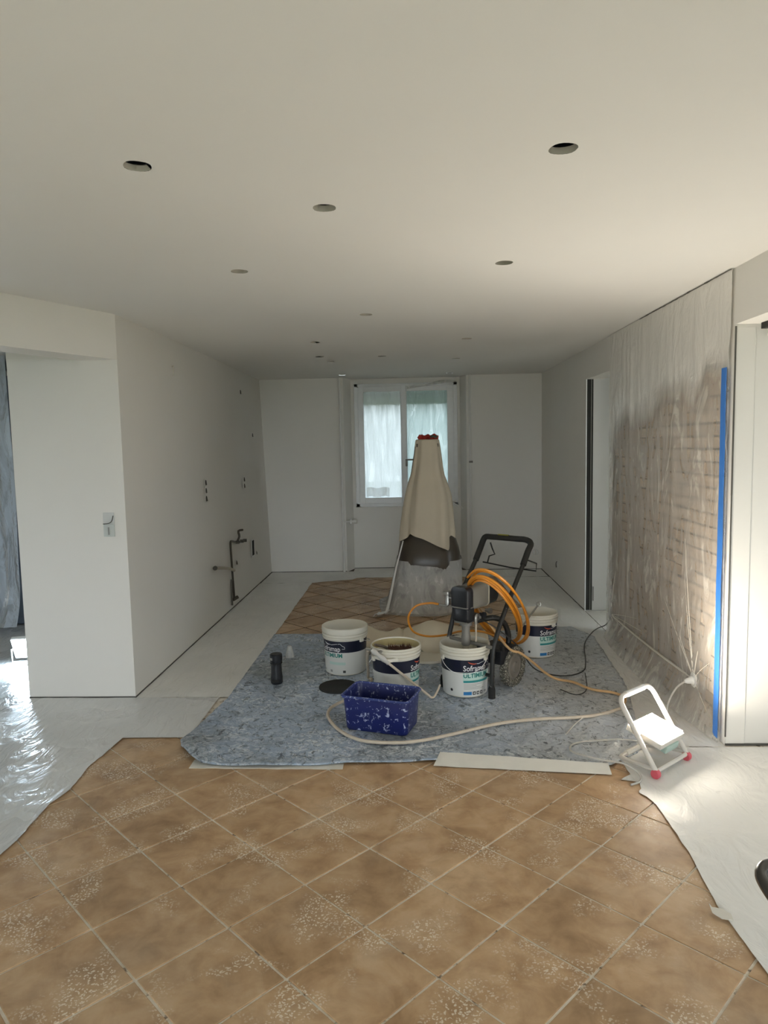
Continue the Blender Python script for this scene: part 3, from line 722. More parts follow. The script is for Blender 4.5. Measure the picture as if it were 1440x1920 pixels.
# ------------------------------------------------------------------ floodlights
def fl_right():
    f1 = Vector((1.152, 3.341, 0.0)); f2 = Vector((1.395, 3.558, 0.0)); z0 = 0.026
    d = (f2 - f1).normalized(); n = Vector((-d.y, d.x, 0)); c0 = (f1 + f2) / 2
    t = thing('floodlight', 'lit white tube-framed floodlight leaning back on the floor at right', 'lamp', (c0.x, c0.y, 0))
    hw = 0.150; up = (n * 0.21 + Vector((0, 0, 0.315))); Lh = up.length; up.normalize(); nf = d.cross(up).normalized()
    if nf.z < 0: nf = -nf
    o0 = c0 + Vector((0, 0, z0 + 0.012))
    def P(a, s, k=0.0): return o0 + d * a + up * s + nf * k
    r = 0.013
    bm = B(); pts = [P(-hw, -0.015), P(-hw, 0.12), P(-hw, Lh - 0.06), P(-hw + 0.015, Lh - 0.015), P(-hw + 0.06, Lh), P(hw - 0.06, Lh), P(hw - 0.015, Lh - 0.015), P(hw, Lh - 0.06), P(hw, 0.12), P(hw, -0.015)]
    tube(bm, pts, r, 10, 4); obj('tube_frame', bm, M['lampframe'], t, True)
    bm = B(); tube(bm, [P(-hw + 0.07, Lh), P(0, Lh), P(hw - 0.07, Lh)], 0.0165, 10, 3); obj('grip', bm, M['whitepaint'], t, True)
    u1 = Vector((1.045, 3.548, z0 - 0.004)); 
    bm = B(); b0 = P(-hw, 0.01); b1 = P(hw, 0.01); e0 = u1; e1_ = u1 + d * (2 * hw - 0.04)
    tube(bm, [b0, b0.lerp(e0, 0.5), b0.lerp(e0, 0.92), e0 + d * 0.03, e0.lerp(e1_, 0.5), e1_ - d * 0.03, b1.lerp(e1_, 0.92), b1.lerp(e1_, 0.5), b1], r * 0.9, 8, 4); obj('support_leg', bm, M['lampframe'], t, True)
    bm = B(); tube(bm, [e0 + d * 0.06, e0 + d * 0.20], 0.0155, 8, 2); obj('foot_grip', bm, M['paper'], t, True)
    bm = B(); tube(bm, [P(-hw, 0.0), P(hw, 0.0)], r * 0.85, 8, 2); obj('crossbar', bm, M['lampframe'], t, True)
    for a in (-hw, hw):
        bm = B(); lathe(bm, [(0, -0.014), (0.020, -0.014), (0.023, -0.008), (0.023, 0.010), (0.020, 0.014), (0.008, 0.016), (0, 0.014)], P(a, 0.0) + Vector((0, 0, -0.012)), 20, -d)
        cp_ = obj('foot_cap', bm, M['redcap'], t, True)
    wv = (-n * 0.95 + Vector((0, 0, -0.25))).normalized(); pn = d.cross(wv).normalized()
    if pn.z < 0: pn = -pn
    ph, pw = 0.088, 0.104; pc = P(0, 0.19) + wv * 0.020
    bm = B(); obox(bm, pc - pn * 0.020, d, wv, pn, pw + 0.010, ph + 0.010, 0.016, 0.008); obj('housing', bm, M['lampframe'], t)
    bm = B(); obox(bm, pc + pn * 0.0, d, wv, pn, pw, ph, 0.004, 0.003); obj('led_panel', bm, M['led_warm'], t)
    bm = B(); obox(bm, pc + wv * 0.075 - pn * 0.052, d, wv, pn, 0.06, 0.03, 0.018, 0.006); obj('driver_box', bm, M['lampgreen'], t)
    for s_ in (-1, 1):
        bm = B(); tube(bm, [P(s_ * (pw + 0.004), 0.19) - pn * 0.02, P(s_ * hw, 0.19)], 0.008, 8, 1); obj('pivot', bm, M['metal'], t, True)
fl_right()
t = thing('floodlight', 'small lit floodlight on the floor beside the pier at far left', 'lamp', (-3.06, 5.26, 0.004))
bm = B(); lc = Vector((-3.045, 5.24, 0.13)); nf = Vector((0.15, -0.90, -0.42)).normalized(); sx_ = Vector((0.986, 0.164, 0)).normalized(); up = nf.cross(sx_) * -1
if up.z < 0: up = -up
obox(bm, lc + nf * 0.002, sx_, up, nf, 0.062, 0.085, 0.006, 0.005); obj('led_panel', bm, M['led_cool'], t)
bm = B(); obox(bm, lc - nf * 0.02, sx_, up, nf, 0.072, 0.095, 0.02, 0.01); obj('housing', bm, M['whitepaint'], t)
bm = B(); tube(bm, [lc + sx_ * -0.08, lc + sx_ * -0.08 + Vector((0, 0.0, -0.11)), lc + sx_ * 0.08 + Vector((0, 0.0, -0.11)), lc + sx_ * 0.08], 0.006, 8, 1, raw=True)
box(bm, lc.x - 0.09, lc.x + 0.09, lc.y - 0.035, lc.y + 0.035, 0.006, 0.022, 0.004); obj('stand', bm, M['whitepaint'], t)

# ------------------------------------------------------------------ paint buckets
def rb(z): return 0.1440 + (0.1575 - 0.1440) * min(z, 0.27) / 0.27       # body radius at a height
def wrap_mesh(me_pts, faces, c, z0, th0, off):
    bm = B(); vs = []
    for x, y in me_pts:
        z = z0 + y; r = rb(z) + off; a = th0 + x / 0.152
        vs.append(bm.verts.new((c[0] + r * math.sin(a), c[1] - r * math.cos(a), c[2] + z)))
    for f in faces:
        try: bm.faces.new([vs[i] for i in f])
        except ValueError: pass
    return bm
def text_flat(body, w_, h_, bold=0.0):
    cu = bpy.data.curves.new('lettering', 'FONT'); cu.body = body; cu.size = 1.0; cu.offset = bold; cu.resolution_u = 2
    o = bpy.data.objects.new('lettering_tmp', cu); COL.objects.link(o)
    dg = bpy.context.evaluated_depsgraph_get(); me = o.evaluated_get(dg).to_mesh()
    xs = [v.co.x for v in me.vertices]; ys_ = [v.co.y for v in me.vertices]
    x0, x1 = min(xs), max(xs); y0 = min(ys_); 
    cap = max(ys_)
    pts = [((v.co.x - x0) / (x1 - x0) * w_, v.co.y / cap * h_) for v in me.vertices]
    fs = [tuple(p.vertices) for p in me.polygons]
    o.evaluated_get(dg).to_mesh_clear(); bpy.data.objects.remove(o); bpy.data.curves.remove(cu)
    return pts, fs
TXT1 = text_flat('Soframap', 0.165, 0.0370, 0.012); TXT2 = text_flat('ULTIMIUM', 0.178, 0.0290, 0.035)
TXT3 = text_flat('15L', 0.030, 0.012, 0.03)
def strip(pts, wd, c, z0, th0, off):
    """a printed line that follows points in label space"""
    P = []; F = []
    for i, (x, y) in enumerate(pts):
        a = pts[max(0, i - 1)]; b = pts[min(len(pts) - 1, i + 1)]; tx, ty = b[0] - a[0], b[1] - a[1]; l_ = math.hypot(tx, ty) or 1
        ww = wd(i / (len(pts) - 1)) if callable(wd) else wd
        P += [(x - ty / l_ * ww, y + tx / l_ * ww), (x + ty / l_ * ww, y - tx / l_ * ww)]
        if i: F.append((2 * i - 2, 2 * i - 1, 2 * i + 1, 2 * i))
    return wrap_mesh(P, F, c, z0, th0, off)
def rect(x0, x1, y0, y1, c, th0, off, n=10):
    P = []; F = []
    for i in range(n + 1):
        x = x0 + (x1 - x0) * i / n; P += [(x, y0), (x, y1)]
        if i: F.append((2 * i - 2, 2 * i, 2 * i + 1, 2 * i - 1))
    return wrap_mesh(P, F, c, 0, th0, off)
def bucket(c, th, label, closed=False, bail=None, paint=0.20, yellow=False, full=True):
    t = thing('paint_bucket', label, 'bucket', c, 'paint buckets on the dust sheet')
    rim = [(0.1585, 0.262), (0.1630, 0.266), (0.1635, 0.277), (0.1555, 0.281), (0.1555, 0.285), (0.1655, 0.287), (0.1655, 0.297), (0.1565, 0.301), (0.1565, 0.305), (0.1665, 0.307), (0.1665, 0.317), (0.1590, 0.321), (0.1600, 0.324), (0.1650, 0.326), (0.1640, 0.332)]
    prof = [(0, 0.004), (0.137, 0.004), (0.1425, 0.010)] + [(rb(z), z) for z in (0.012, 0.1, 0.2, 0.255)] + rim + [(0.1600, 0.334), (0.1565, 0.330), (0.1525, 0.27), (0.1400, 0.02), (0, 0.012)]
    bm = B(); lathe(bm, prof, c, 48); obj('pail', bm, M['pail'], t, True)
    bm = B(); lathe(bm, [(rb(z) + 0.0006, z) for z in (0.016, 0.06, 0.11, 0.175)], c, 48); lw = obj('label', bm, M['label_white'], t, True)
    bm = B(); lathe(bm, [(rb(z) + 0.0008, z) for z in (0.175, 0.22, 0.256)], c, 48); nb = obj('label_band', bm, M['navy'], t, True)
    # printed front: th is where the lettering starts
    bm = rect(-0.004, 0.205, 0.110, 0.174, c, th, 0.0011, 24); obj('mint_panel', bm, M['ink_mint'] if full else M['label_white'], lw)
    bm = wrap_mesh(*TXT1, c, 0.184, th, 0.0016); obj('lettering', bm, M['ink_white'], nb)
    bm = wrap_mesh(*TXT2, c, 0.140, th, 0.0018); obj('lettering', bm, M['ink_green'], lw)
    arc = [(0.03 + 0.10 * i / 14, 0.246 - 0.016 * math.sin(PI * (i / 14) ** 0.8)) for i in range(15)]
    bm = strip(arc[:9], lambda s: 0.001 + 0.003 * math.sin(PI * s), c, 0, th, 0.0017); obj('logo_arc', bm, M['ink_red'] if full else M['ink_white'], nb)
    roof = [(0.075, 0.232), (0.10, 0.229), (0.13, 0.236), (0.165, 0.240), (0.178, 0.226), (0.196, 0.217), (0.196, 0.203), (0.176, 0.203)]
    bm = strip(roof, 0.0016, c, 0, th, 0.0017); obj('logo_line', bm, M['ink_white'], nb)
    if full:
        bm = rect(0.0, 0.200, 0.106, 0.121, c, th, 0.0016, 20); obj('teal_bar', bm, M['ink_teal'], lw)
        bm = B(); 
        for k, l_ in enumerate((0.13, 0.09, 0.12, 0.15)):
            b3 = rect(0.002, l_, 0.064 + 0.010 * (3 - k), 0.0665 + 0.010 * (3 - k), c, th, 0.0014, 10)
            me = bpy.data.meshes.new('x'); b3.to_mesh(me); b3.free(); bm.from_mesh(me); bpy.data.meshes.remove(me)
        obj('small_print', bm, M['ink_grey'], lw, kind='stuff')
        bm = rect(0.0, 0.055, 0.024, 0.046, c, th, 0.0016, 8); bb = obj('blue_box', bm, M['ink_blue'], lw)
        for k in range(3):
            bm = rect(0.062 + 0.028 * k, 0.083 + 0.028 * k, 0.024, 0.046, c, th, 0.0016, 3); ic = obj('pictogram', bm, M['ink_black'], lw)
            bm = rect(0.068 + 0.028 * k, 0.077 + 0.028 * k, 0.030, 0.040, c, th, 0.0022, 2); obj('pictogram_mark', bm, M['label_white'], lw)
        bm = wrap_mesh(*TXT3, c, 0.030, th + 0.155 / 0.152, 0.0018); obj('lettering', bm, M['ink_black'], lw)
        bm = wrap_mesh([(0.010 * math.cos(a * PI / 4), 0.010 * math.sin(a * PI / 4)) for a in range(8)], [tuple(range(8))], c, 0.052, th - 0.55, 0.0014); obj('pictogram', bm, M['ink_black'], lw)
    else:
        bm = rect(0.07, 0.20, 0.085, 0.105, c, th, 0.0014, 12); obj('grey_panel', bm, M['ink_mint'], lw)
        for k, x in enumerate((0.0, 0.075, 0.18)):
            bm = rect(x, x + 0.02, 0.028, 0.045, c, th, 0.0014, 3); obj('pictogram', bm, M['ink_grey'] if k < 2 else M['ink_black'], lw)
    # wire handle hung from two ears
    a0, a1, drop = bail
    for a in (a0, a1):
        bm = B(); px = (c[0] + 0.162 * math.sin(a), c[1] - 0.162 * math.cos(a), c[2] + 0.258)
        obox(bm, px, (math.cos(a), math.sin(a), 0), (math.sin(a), -math.cos(a), 0), (0, 0, 1), 0.016, 0.008, 0.016, 0.003); obj('handle_ear', bm, M['pail'], t)
    pts = []
    for i in range(17):
        s = i / 16; a = a0 + (a1 - a0) * s; r = 0.172 + 0.012 * math.sin(PI * s)
        pts.append((c[0] + r * math.sin(a), c[1] - r * math.cos(a), c[2] + 0.258 - drop * math.sin(PI * s) ** 0.8))
    bm = B(); tube(bm, pts, 0.0019, 6, 2); obj('wire_handle', bm, M['ink_white'], t, True)
    if closed:
        bm = B(); lathe(bm, [(0, 0.336), (0.140, 0.336), (0.148, 0.342), (0.160, 0.344), (0.1665, 0.340), (0.1675, 0.318), (0.1655, 0.314)], c, 48); obj('lid', bm, M['pail'], t, True)
    else:
        bm = B(); lathe(bm, [(0, paint), (0.135 + 0.0125 * paint / 0.27, paint)], c, 40); obj('paint', bm, M['liquid'], t)
        if yellow:
            bm = B(); lathe(bm, [(0.1512, 0.245), (0.1540, 0.295), (0.1558, 0.326)], c, 48); obj('dried_paint_ring', bm, M['liquid_yellow'], t, True)
    return t
ZS = 0.012
bucket((-0.508, 5.015, ZS), -1.22, 'closed white bucket with a lid, leftmost of the paint buckets', True, (0.9, 0.9 + PI, 0.05), full=False)
bucket((-0.127, 4.545, ZS), 0.68, 'open white bucket behind the blue tub with a brush in it', False, (-1.1, -1.1 - PI, 0.10), 0.16, True)
bucket((0.327, 4.565, ZS), -0.14, 'open white bucket under the sprayer intake tube', False, (-1.15, 0.9, 0.085), 0.21)
bucket((0.938, 5.395, ZS), 0.03, 'open white bucket behind the sprayer wheel with a rod in it', False, (0.75, 0.75 + PI, 0.06), 0.20)

# blue tub
def tub():
    cA = Vector((-0.200, 3.985, ZS + 0.004)); u = Vector((0.936, -0.352, 0)).normalized() ; 
    u = Vector((0.955, -0.296, 0)).normalized(); v = Vector((0.296, 0.955, 0))
    t = thing('tub', 'rectangular dark blue plastic tub spattered with paint before the buckets', 'tub', cA)
    def loop(hx, hy, rr, z, n=6):
        out = []
        for sx2, sy2, a0 in ((1, 1, 0), (-1, 1, PI / 2), (-1, -1, PI), (1, -1, 1.5 * PI)):
            for k in range(n + 1):
                a = a0 + PI / 2 * k / n; out.append(cA + u * (sx2 * (hx - rr) + rr * math.cos(a)) + v * (sy2 * (hy - rr) + rr * math.sin(a)) + Vector((0, 0, z)))
        return out
    def loft(levels):
        bm = B(); rings = [[bm.verts.new(p) for p in loop(*l)] for l in levels]; n = len(rings[0])
        for a, b in zip(rings[:-1], rings[1:]):
            for k in range(n): bm.faces.new((a[k], a[(k + 1) % n], b[(k + 1) % n], b[k]))
        bm.faces.new(rings[0][::-1]); bm.faces.new(rings[-1]); return bm
    H_ = 0.205
    bm = loft([(0.182, 0.108, 0.03, 0.0), (0.187, 0.113, 0.035, 0.008), (0.199, 0.126, 0.035, H_ - 0.012), (0.197, 0.124, 0.034, H_ - 0.004), (0.193, 0.120, 0.032, H_ - 0.012), (0.180, 0.106, 0.028, 0.010)])
    obj('tub_body', bm, M['tub'], t, True)
    bm = B(); tube(bm, loop(0.203, 0.130, 0.037, H_ - 0.004, 5), 0.0075, 8, 2, closed=True); obj('rim', bm, splat('scuffed_blue_rim', (0.035, 0.055, 0.21), 0.4, (0.40, 0.44, 0.6), 0.58, 60), t, True)
    bm = B(); pts = loop(0.183, 0.109, 0.028, 0.035); bm.faces.new([bm.verts.new(p) for p in pts]); obj('dark_water', bm, plain('dark_wash_water', (0.008, 0.012, 0.05), 0.12), t)
tub()
# black cylinder with a clear nozzle standing behind it
t = thing('drill_battery_torch', 'black upright handheld torch standing alone on the dust sheet at left', 'torch', (-0.962, 4.735, ZS))
t.name = 'torch'; WORLD['torch'] = Vector(t.location)
c = (-0.962, 4.735, ZS)
bm = B(); lathe(bm, [(0, 0.004), (0.036, 0.004), (0.0405, 0.012), (0.0415, 0.05), (0.0375, 0.08), (0.0365, 0.145), (0, 0.145)], c, 20); obj('body', bm, M['plastic_black'], t, True)
bm = B(); lathe(bm, [(0, 0.140), (0.038, 0.142), (0.041, 0.150), (0.043, 0.175), (0.043, 0.208), (0.037, 0.214), (0, 0.215)], c, 20); obj('head', bm, M['plastic_black'], t, True)
bm = B(); lathe(bm, [(0.0415, 0.147), (0.0425, 0.151), (0.0415, 0.155)], c, 20); obj('ring', bm, M['rubber'], t, True)
bm = B(); obox(bm, (c[0] - 0.027, c[1] - 0.034, c[2] + 0.183), (0.8, -0.6, 0), (0.6, 0.8, 0), (0, 0, 1), 0.010, 0.004, 0.008, 0.002); obj('switch', bm, M['metal'], t)
bm = B(); box(bm, c[0] - 0.026, c[0] + 0.026, c[1] - 0.041, c[1] - 0.037, c[2] + 0.02, c[2] + 0.04, 0.001); obj('badge', bm, M['rubber'], t)
bm = B(); rows = []
for k in range(6):
    z = ZS + 0.006 + 0.018 * k
    rows.append([(-0.975 + 0.035 * math.cos(a * PI / 5) * (1 - 0.10 * k) * (1 + 0.3 * nz(a * 1.3, k)), 5.33 + 0.03 * math.sin(a * PI / 5) * (1 - 0.10 * k), z + 0.008 * nz(a, k, 3)) for a in range(11)])
quadwall(bm, rows); o = obj('film_scrap', bm, M['tentfilm'], None, True); tag(o, 'crumpled scrap of clear film on the dust sheet behind the black torch', 'scrap')
# black disc
c = (-0.525, 4.655, ZS - 0.002)
bm = B(); lathe(bm, [(0, 0.010), (0.122, 0.010), (0.126, 0.013), (0.131, 0.013), (0.133, 0.009), (0.133, 0.001), (0, 0.001)], c, 40)
o = obj('black_lid', bm, M['rubber'], None, True); tag(o, 'flat black round lid on the dust sheet beside the blue tub', 'lid')

# ------------------------------------------------------------------ canvas heap
def canvas():
    bm = B(); rows = []; nx_, ny_ = 90, 40
    for j in range(ny_ + 1):
        t = j / ny_; r_ = []
        for i in range(nx_ + 1):
            x = -0.52 + 1.10 * i / nx_
            y0 = 5.42 + 0.05 * math.sin(x * 8) + 0.03 * nz(x * 7, 1); y1 = 5.86 + 0.03 * nz(x * 5, 2)
            y = y0 + (y1 - y0) * t
            ridge = interp([(-0.52, 0.14), (-0.35, 0.155), (-0.12, 0.150), (-0.04, 0.125), (0.10, 0.165), (0.22, 0.185), (0.36, 0.165), (0.58, 0.13)], x)
            prof = max(0.0, math.sin(PI * min(1, max(0, t ** 0.8)))) ** 0.5 if t > 0.02 else 0.0
            wv = x * 9 + 1.5 * nz(x * 3, 7) + t * 1.2
            lump = 0.045 * math.sin(wv) * (1 - 0.5 * t) + 0.03 * nz(x * 7, y * 5, 2) - 0.03 * max(0, 1 - abs(x + 0.075 + 0.03 * t) / 0.035)
            arch = max(0, 1 - abs(x - 0.0) / 0.075) * max(0, 1 - t / 0.35) * 0.06
            z = ZS + 0.004 + max(0.0, ridge * prof + lump * prof) + arch
            y -= (0.05 * max(0, 1 - abs(x - 0.16) / 0.14) + 0.03 * math.sin(wv)) * (1 - t)
            r_.append((x, y, z))
        rows.append(r_)
    quadwall(bm, rows); return bm
o = obj('canvas_cloth', canvas(), M['canvas'], None, True); tag(o, 'crumpled beige canvas cloth heaped behind the paint buckets', 'cloth')
o.modifiers.new('t', 'SOLIDIFY').thickness = 0.004
c = (0.10, 5.30, ZS + 0.002)
bm = B(); lathe(bm, [(0, 0.008), (0.135, 0.008), (0.145, 0.018), (0.158, 0.018), (0.163, 0.012), (0.163, 0.0), (0.155, 0.0), (0, 0.001)], c, 40)
o = obj('bucket_lid', bm, M['pail'], None, True); tag(o, 'white round bucket lid lying in front of the canvas cloth', 'lid')

# ------------------------------------------------------------------ spray wand, brush, rod
t = thing('spray_gun', 'long pale spray wand leaning across the rim of the brush bucket', 'spray gun', (0.086, 4.36, ZS))
A_ = Vector((-0.27, 4.365, 0.352)); Bv = Vector((0.098, 4.40, 0.030))
g = lambda s: A_.lerp(Bv, s)
bm = B(); tube(bm, [g(0.10), g(0.5), g(0.97)], 0.0085, 8, 2); obj('wand_tube', bm, M['hose_pale'], t, True)
bm = B(); tube(bm, [g(-0.02), g(0.06), g(0.16), g(0.27)], lambda s: 0.013 + 0.006 * math.sin(PI * s * 2.2) ** 2, 10, 4); obj('grip', bm, M['cord_white'], t, True)
bm = B(); tube(bm, [g(0.97), g(1.0), g(1.0) + Vector((0.02, 0.02, -0.002)), g(1.0) + Vector((0.045, 0.05, 0.03)), g(1.0) + Vector((0.06, 0.07, 0.06))], 0.007, 8, 4); obj('bent_tip', bm, M['hose_pale'], t, True)
bm = B(); obox(bm, g(0.25) + Vector((0.035, 0.01, 0.012)), (0.96, 0.1, 0.15), (-0.1, 0.99, 0), (-0.15, 0, 0.98), 0.035, 0.012, 0.012, 0.003); obj('trigger_guard', bm, M['pail'], t)
bm = B(); tube(bm, [g(0.06), g(0.1) + Vector((0.05, 0.08, 0.005)), g(0.2) + Vector((0.08, 0.11, 0.012)), g(0.3) + Vector((0.06, 0.11, 0.02))], 0.010, 8, 4); obj('gun_body', bm, M['dull_metal'], t, True)
bm = B(); tube(bm, [g(-0.02), g(-0.06) + Vector((-0.02, 0.01, -0.01))], 0.009, 8, 2); obj('swivel', bm, M['metal'], t, True)
t = thing('paint_brush', 'broad brown bristled brush lying in the open bucket behind the tub', 'brush', (-0.11, 4.50, 0.25))
bc = Vector((-0.100, 4.515, 0.328))
bm = B(); box(bm, bc.x - 0.078, bc.x + 0.078, bc.y - 0.012, bc.y + 0.03, bc.z - 0.035, bc.z - 0.006, 0.005); obj('brush_head', bm, M['bristle'], t)
bm = B()
for k in range(150):
    x = bc.x - 0.076 + 0.152 * random.random(); y = bc.y - 0.008 + 0.034 * random.random(); h = 0.018 + 0.022 * random.random()
    p = Vector((x, y, bc.z - 0.012)); q_ = p + Vector((random.uniform(-.008, .008), random.uniform(-.004, .01), h))
    a = bm.verts.new(p + Vector((-0.0022, 0, 0))); b_ = bm.verts.new(p + Vector((0.0022, 0, 0))); c_ = bm.verts.new(p + Vector((0, 0.0035, 0))); d_ = bm.verts.new(q_)
    bm.faces.new((a, b_, d_)); bm.faces.new((b_, c_, d_)); bm.faces.new((c_, a, d_))
obj('bristles', bm, M['bristle'], t, kind='stuff')
bm = B(); tube(bm, [bc + Vector((-0.07, 0.01, -0.015)), bc + Vector((-0.11, -0.02, 0.012)), bc + Vector((-0.16, -0.06, 0.034))], 0.009, 8, 3); obj('brush_handle', bm, M['wood'], t, True)
t = thing('stirring_rod', 'thin metal rod with a ring end leaning in the rear right bucket', 'rod', (0.85, 5.24, 0.16))
p0 = Vector((0.735, 5.02, 0.272)); p1 = Vector((0.935, 5.27, 0.428))
bm = B(); tube(bm, [p0, p0.lerp(p1, 0.95)], 0.007, 8, 1); obj('rod', bm, M['metal'], t, True)
bm = B(); rr = [p1 + Vector((0.016 * math.cos(a), 0, 0.016 * math.sin(a))) for a in [2 * PI * k / 12 for k in range(12)]]; tube(bm, rr, 0.005, 6, 1, closed=True, raw=True); obj('ring', bm, M['metal'], t, True)

# ------------------------------------------------------------------ airless sprayer on its cart
def sprayer():
    t = thing('paint_sprayer', 'black wheeled airless paint sprayer with an orange hose on its handle', 'sprayer', (0.45, 4.65, ZS))
    D = Vector((0.622, 0.783, 0)); Pn = Vector((0.783, -0.622, 0)); Z = Vector((0, 0, 1)); off = Vector((-0.297, 0.235, 0))
    RR = [Vector(p) for p in ((0.487, 4.424, 0.03), (0.489, 4.428, 0.15), (0.499, 4.440, 0.32), (0.530, 4.478, 0.42), (0.583, 4.544, 0.539), (0.668, 4.651, 0.70), (0.760, 4.770, 0.862))]
    r = 0.0155
    top = [Vector((0.778, 4.795, 0.905)), Vector((0.800, 4.83, 0.945)), Vector((0.790, 4.862, 0.962))]
    topL = [p + off for p in top]; LL = [p + off for p in RR]
    LL[1] += D * 0.03; LL[2] += D * 0.045; LL[3] += D * 0.03
    for nm, pts in (('side_rail', RR), ('side_rail', LL)):
        bm = B(); tube(bm, pts, r, 10, 4); obj(nm, bm, M['black'], t, True)
    bm = B(); hp = [RR[-1] - (RR[-1] - RR[-2]) * 0.25, top[0], top[1] + Vector((0.004, 0, 0.008)), top[2] + Vector((-0.012, 0.012, 0.012)), top[2].lerp(topL[2], 0.25) + Z * 0.014, top[2].lerp(topL[2], 0.75) + Z * 0.014, topL[2] + Vector((0.030, -0.018, 0.010)), topL[1] + Vector((0.0, 0, 0.004)), topL[0], LL[-1] - (LL[-1] - LL[-2]) * 0.25]
    tube(bm, hp, 0.021, 10, 4); hd = obj('foam_handle', bm, M['rubber'], t, True)
    bm = B(); m1 = hp[4].lerp(hp[5], 0.30); m2 = hp[4].lerp(hp[5], 0.75); tube(bm, [m1 + Z * 0.016, m2 + Z * 0.016], 0.009, 8, 1); obj('yellow_marking', bm, plain('yellow_green_marking', (0.28, 0.26, 0.03), 0.6), hd)
    bm = B(); tube(bm, [(0.545, 4.98, 0.945), (0.556, 4.975, 0.905), (0.574, 4.97, 0.862), (0.535, 4.97, 0.850), (0.522, 4.965, 0.805)], 0.0055, 6, 1, raw=True); tube(bm, [(0.490, 4.97, 0.808), (0.671, 4.87, 0.782), (0.833, 4.79, 0.770), (0.836, 4.79, 0.822), (0.775, 4.80, 0.845)], 0.0055, 6, 1, raw=True); obj('cord_rack', bm, M['black'], t)
    bm = B(); tube(bm, [RR[2] + Z * 0.02, LL[2] + Z * 0.02], 0.013, 8, 1); obj('crossbar', bm, M['dull_metal'], t, True)
    bm = B(); a = RR[1].lerp(RR[2], 0.2); tube(bm, [RR[1] + D * 0.02, LL[1] + D * 0.02], 0.012, 8, 1); obj('crossbar', bm, M['black'], t, True)
    # curved frame tube behind the pump
    q0 = Vector((0.43, 4.62, 0.45)); bm = B(); tube(bm, [q0 + Pn * -0.02 + Z * 0.02, q0 + D * 0.10 + Z * 0.03 + Pn * 0.05, q0 + D * 0.18 + Pn * 0.08 + Z * -0.02, q0 + D * 0.22 + Pn * 0.09 + Z * -0.12, q0 + D * 0.2 + Pn * 0.09 + Z * -0.24, q0 + D * 0.17 + Pn * 0.08 + Z * -0.33], 0.019, 10, 4); obj('curved_tube', bm, M['black'], t, True)
    for f in (RR[0], LL[0]):
        bm = B(); tube(bm, [f - Z * 0.018, f + Z * 0.06], lambda s: 0.0235 if s < 0.85 else 0.019, 10, 4, raw=False); obj('rubber_foot', bm, M['rubber'], t, True)
    # axle, wheels
    wc = Vector((0.655, 4.665, 0.147)); ax = Pn; wc2 = wc - ax * 0.46
    bm = B(); tube(bm, [wc, wc2], 0.011, 8, 1); obj('axle', bm, M['dull_metal'], t, True)
    bm = B(); br = wc - ax * 0.05; tube(bm, [br, Vector((0.56, 4.52, 0.33))], 0.014, 8, 1); obj('wheel_bracket', bm, M['black'], t, True); bm = B(); tube(bm, [wc2 + ax * 0.05, Vector((0.56, 4.52, 0.33)) + off], 0.014, 8, 1); obj('wheel_bracket', bm, M['black'], t, True)
    tyre = splat('knobbly_tyre', (0.075, 0.07, 0.055), 0.8, (0.42, 0.40, 0.33), 0.54, 110)
    for wcn in (wc, wc2):
        bm = B(); R = 0.134
        lathe(bm, [(0.088, -0.018), (0.105, -0.026), (R - 0.012, -0.026), (R, -0.016), (R, 0.016), (R - 0.012, 0.026), (0.105, 0.026), (0.088, 0.018), (0.088, -0.018)], wcn, 40, ax)
        rot = Vector((0, 0, 1)).rotation_difference(ax).to_matrix()
        for k in range(26):
            aa = 2 * PI * k / 26
            for s_ in (-1, 1):
                rad = rot @ Vector((math.sin(aa + s_ * 0.06), -math.cos(aa + s_ * 0.06), 0)); tg = ax.cross(rad)
                obox(bm, wcn + rad * (R - 0.003) + ax * s_ * 0.012, rad, tg, ax, 0.005, 0.009, 0.009)
        tr = obj('wheel', bm, tyre, t, True)
        bm = B(); lathe(bm, [(0, -0.02), (0.088, -0.014), (0.09, 0.0), (0.088, 0.014), (0.070, 0.020), (0.062, 0.016), (0.035, 0.018), (0.03, 0.03), (0, 0.03)], wcn, 30, ax); obj('hub', bm, plain('grey_brown_hub', (0.19, 0.17, 0.145), 0.6), tr, True)
    # motor
    Pm = Vector((0.333, 4.565, 0))
    def loft(levels, name, m_, par=t):
        bm = B(); rings = []
        for (d_, zc, hw, hh, rr) in levels:
            c = Pm + D * d_ + Z * zc; ring = []
            for sx2, sy2, a0 in ((1, 1, 0), (-1, 1, PI / 2), (-1, -1, PI), (1, -1, 1.5 * PI)):
                for k in range(6):
                    a = a0 + PI / 2 * k / 5; ring.append(bm.verts.new(c + Pn * (sx2 * (hw - rr) + rr * math.cos(a)) + Z * (sy2 * (hh - rr) + rr * math.sin(a))))
            rings.append(ring)
        n = len(rings[0])
        for a, b in zip(rings[:-1], rings[1:]):
            for k in range(n): bm.faces.new((a[k], a[(k + 1) % n], b[(k + 1) % n], b[k]))
        bm.faces.new(rings[0][::-1]); bm.faces.new(rings[-1]); return obj(name, bm, m_, par, True)
    loft([(-0.010, 0.635, 0.064, 0.074, 0.03), (0.06, 0.640, 0.072, 0.078, 0.034), (0.16, 0.645, 0.076, 0.080, 0.034), (0.165, 0.645, 0.072, 0.076, 0.032)], 'motor_housing', M['grey_plastic'])
    loft([(0.160, 0.645, 0.079, 0.083, 0.035), (0.172, 0.645, 0.079, 0.083, 0.035)], 'cream_trim', M['cream_edge'])
    loft([(0.172, 0.642, 0.072, 0.074, 0.03), (0.28, 0.638, 0.070, 0.070, 0.03), (0.32, 0.634, 0.056, 0.054, 0.03)], 'rear_cover', M['plastic_black'])
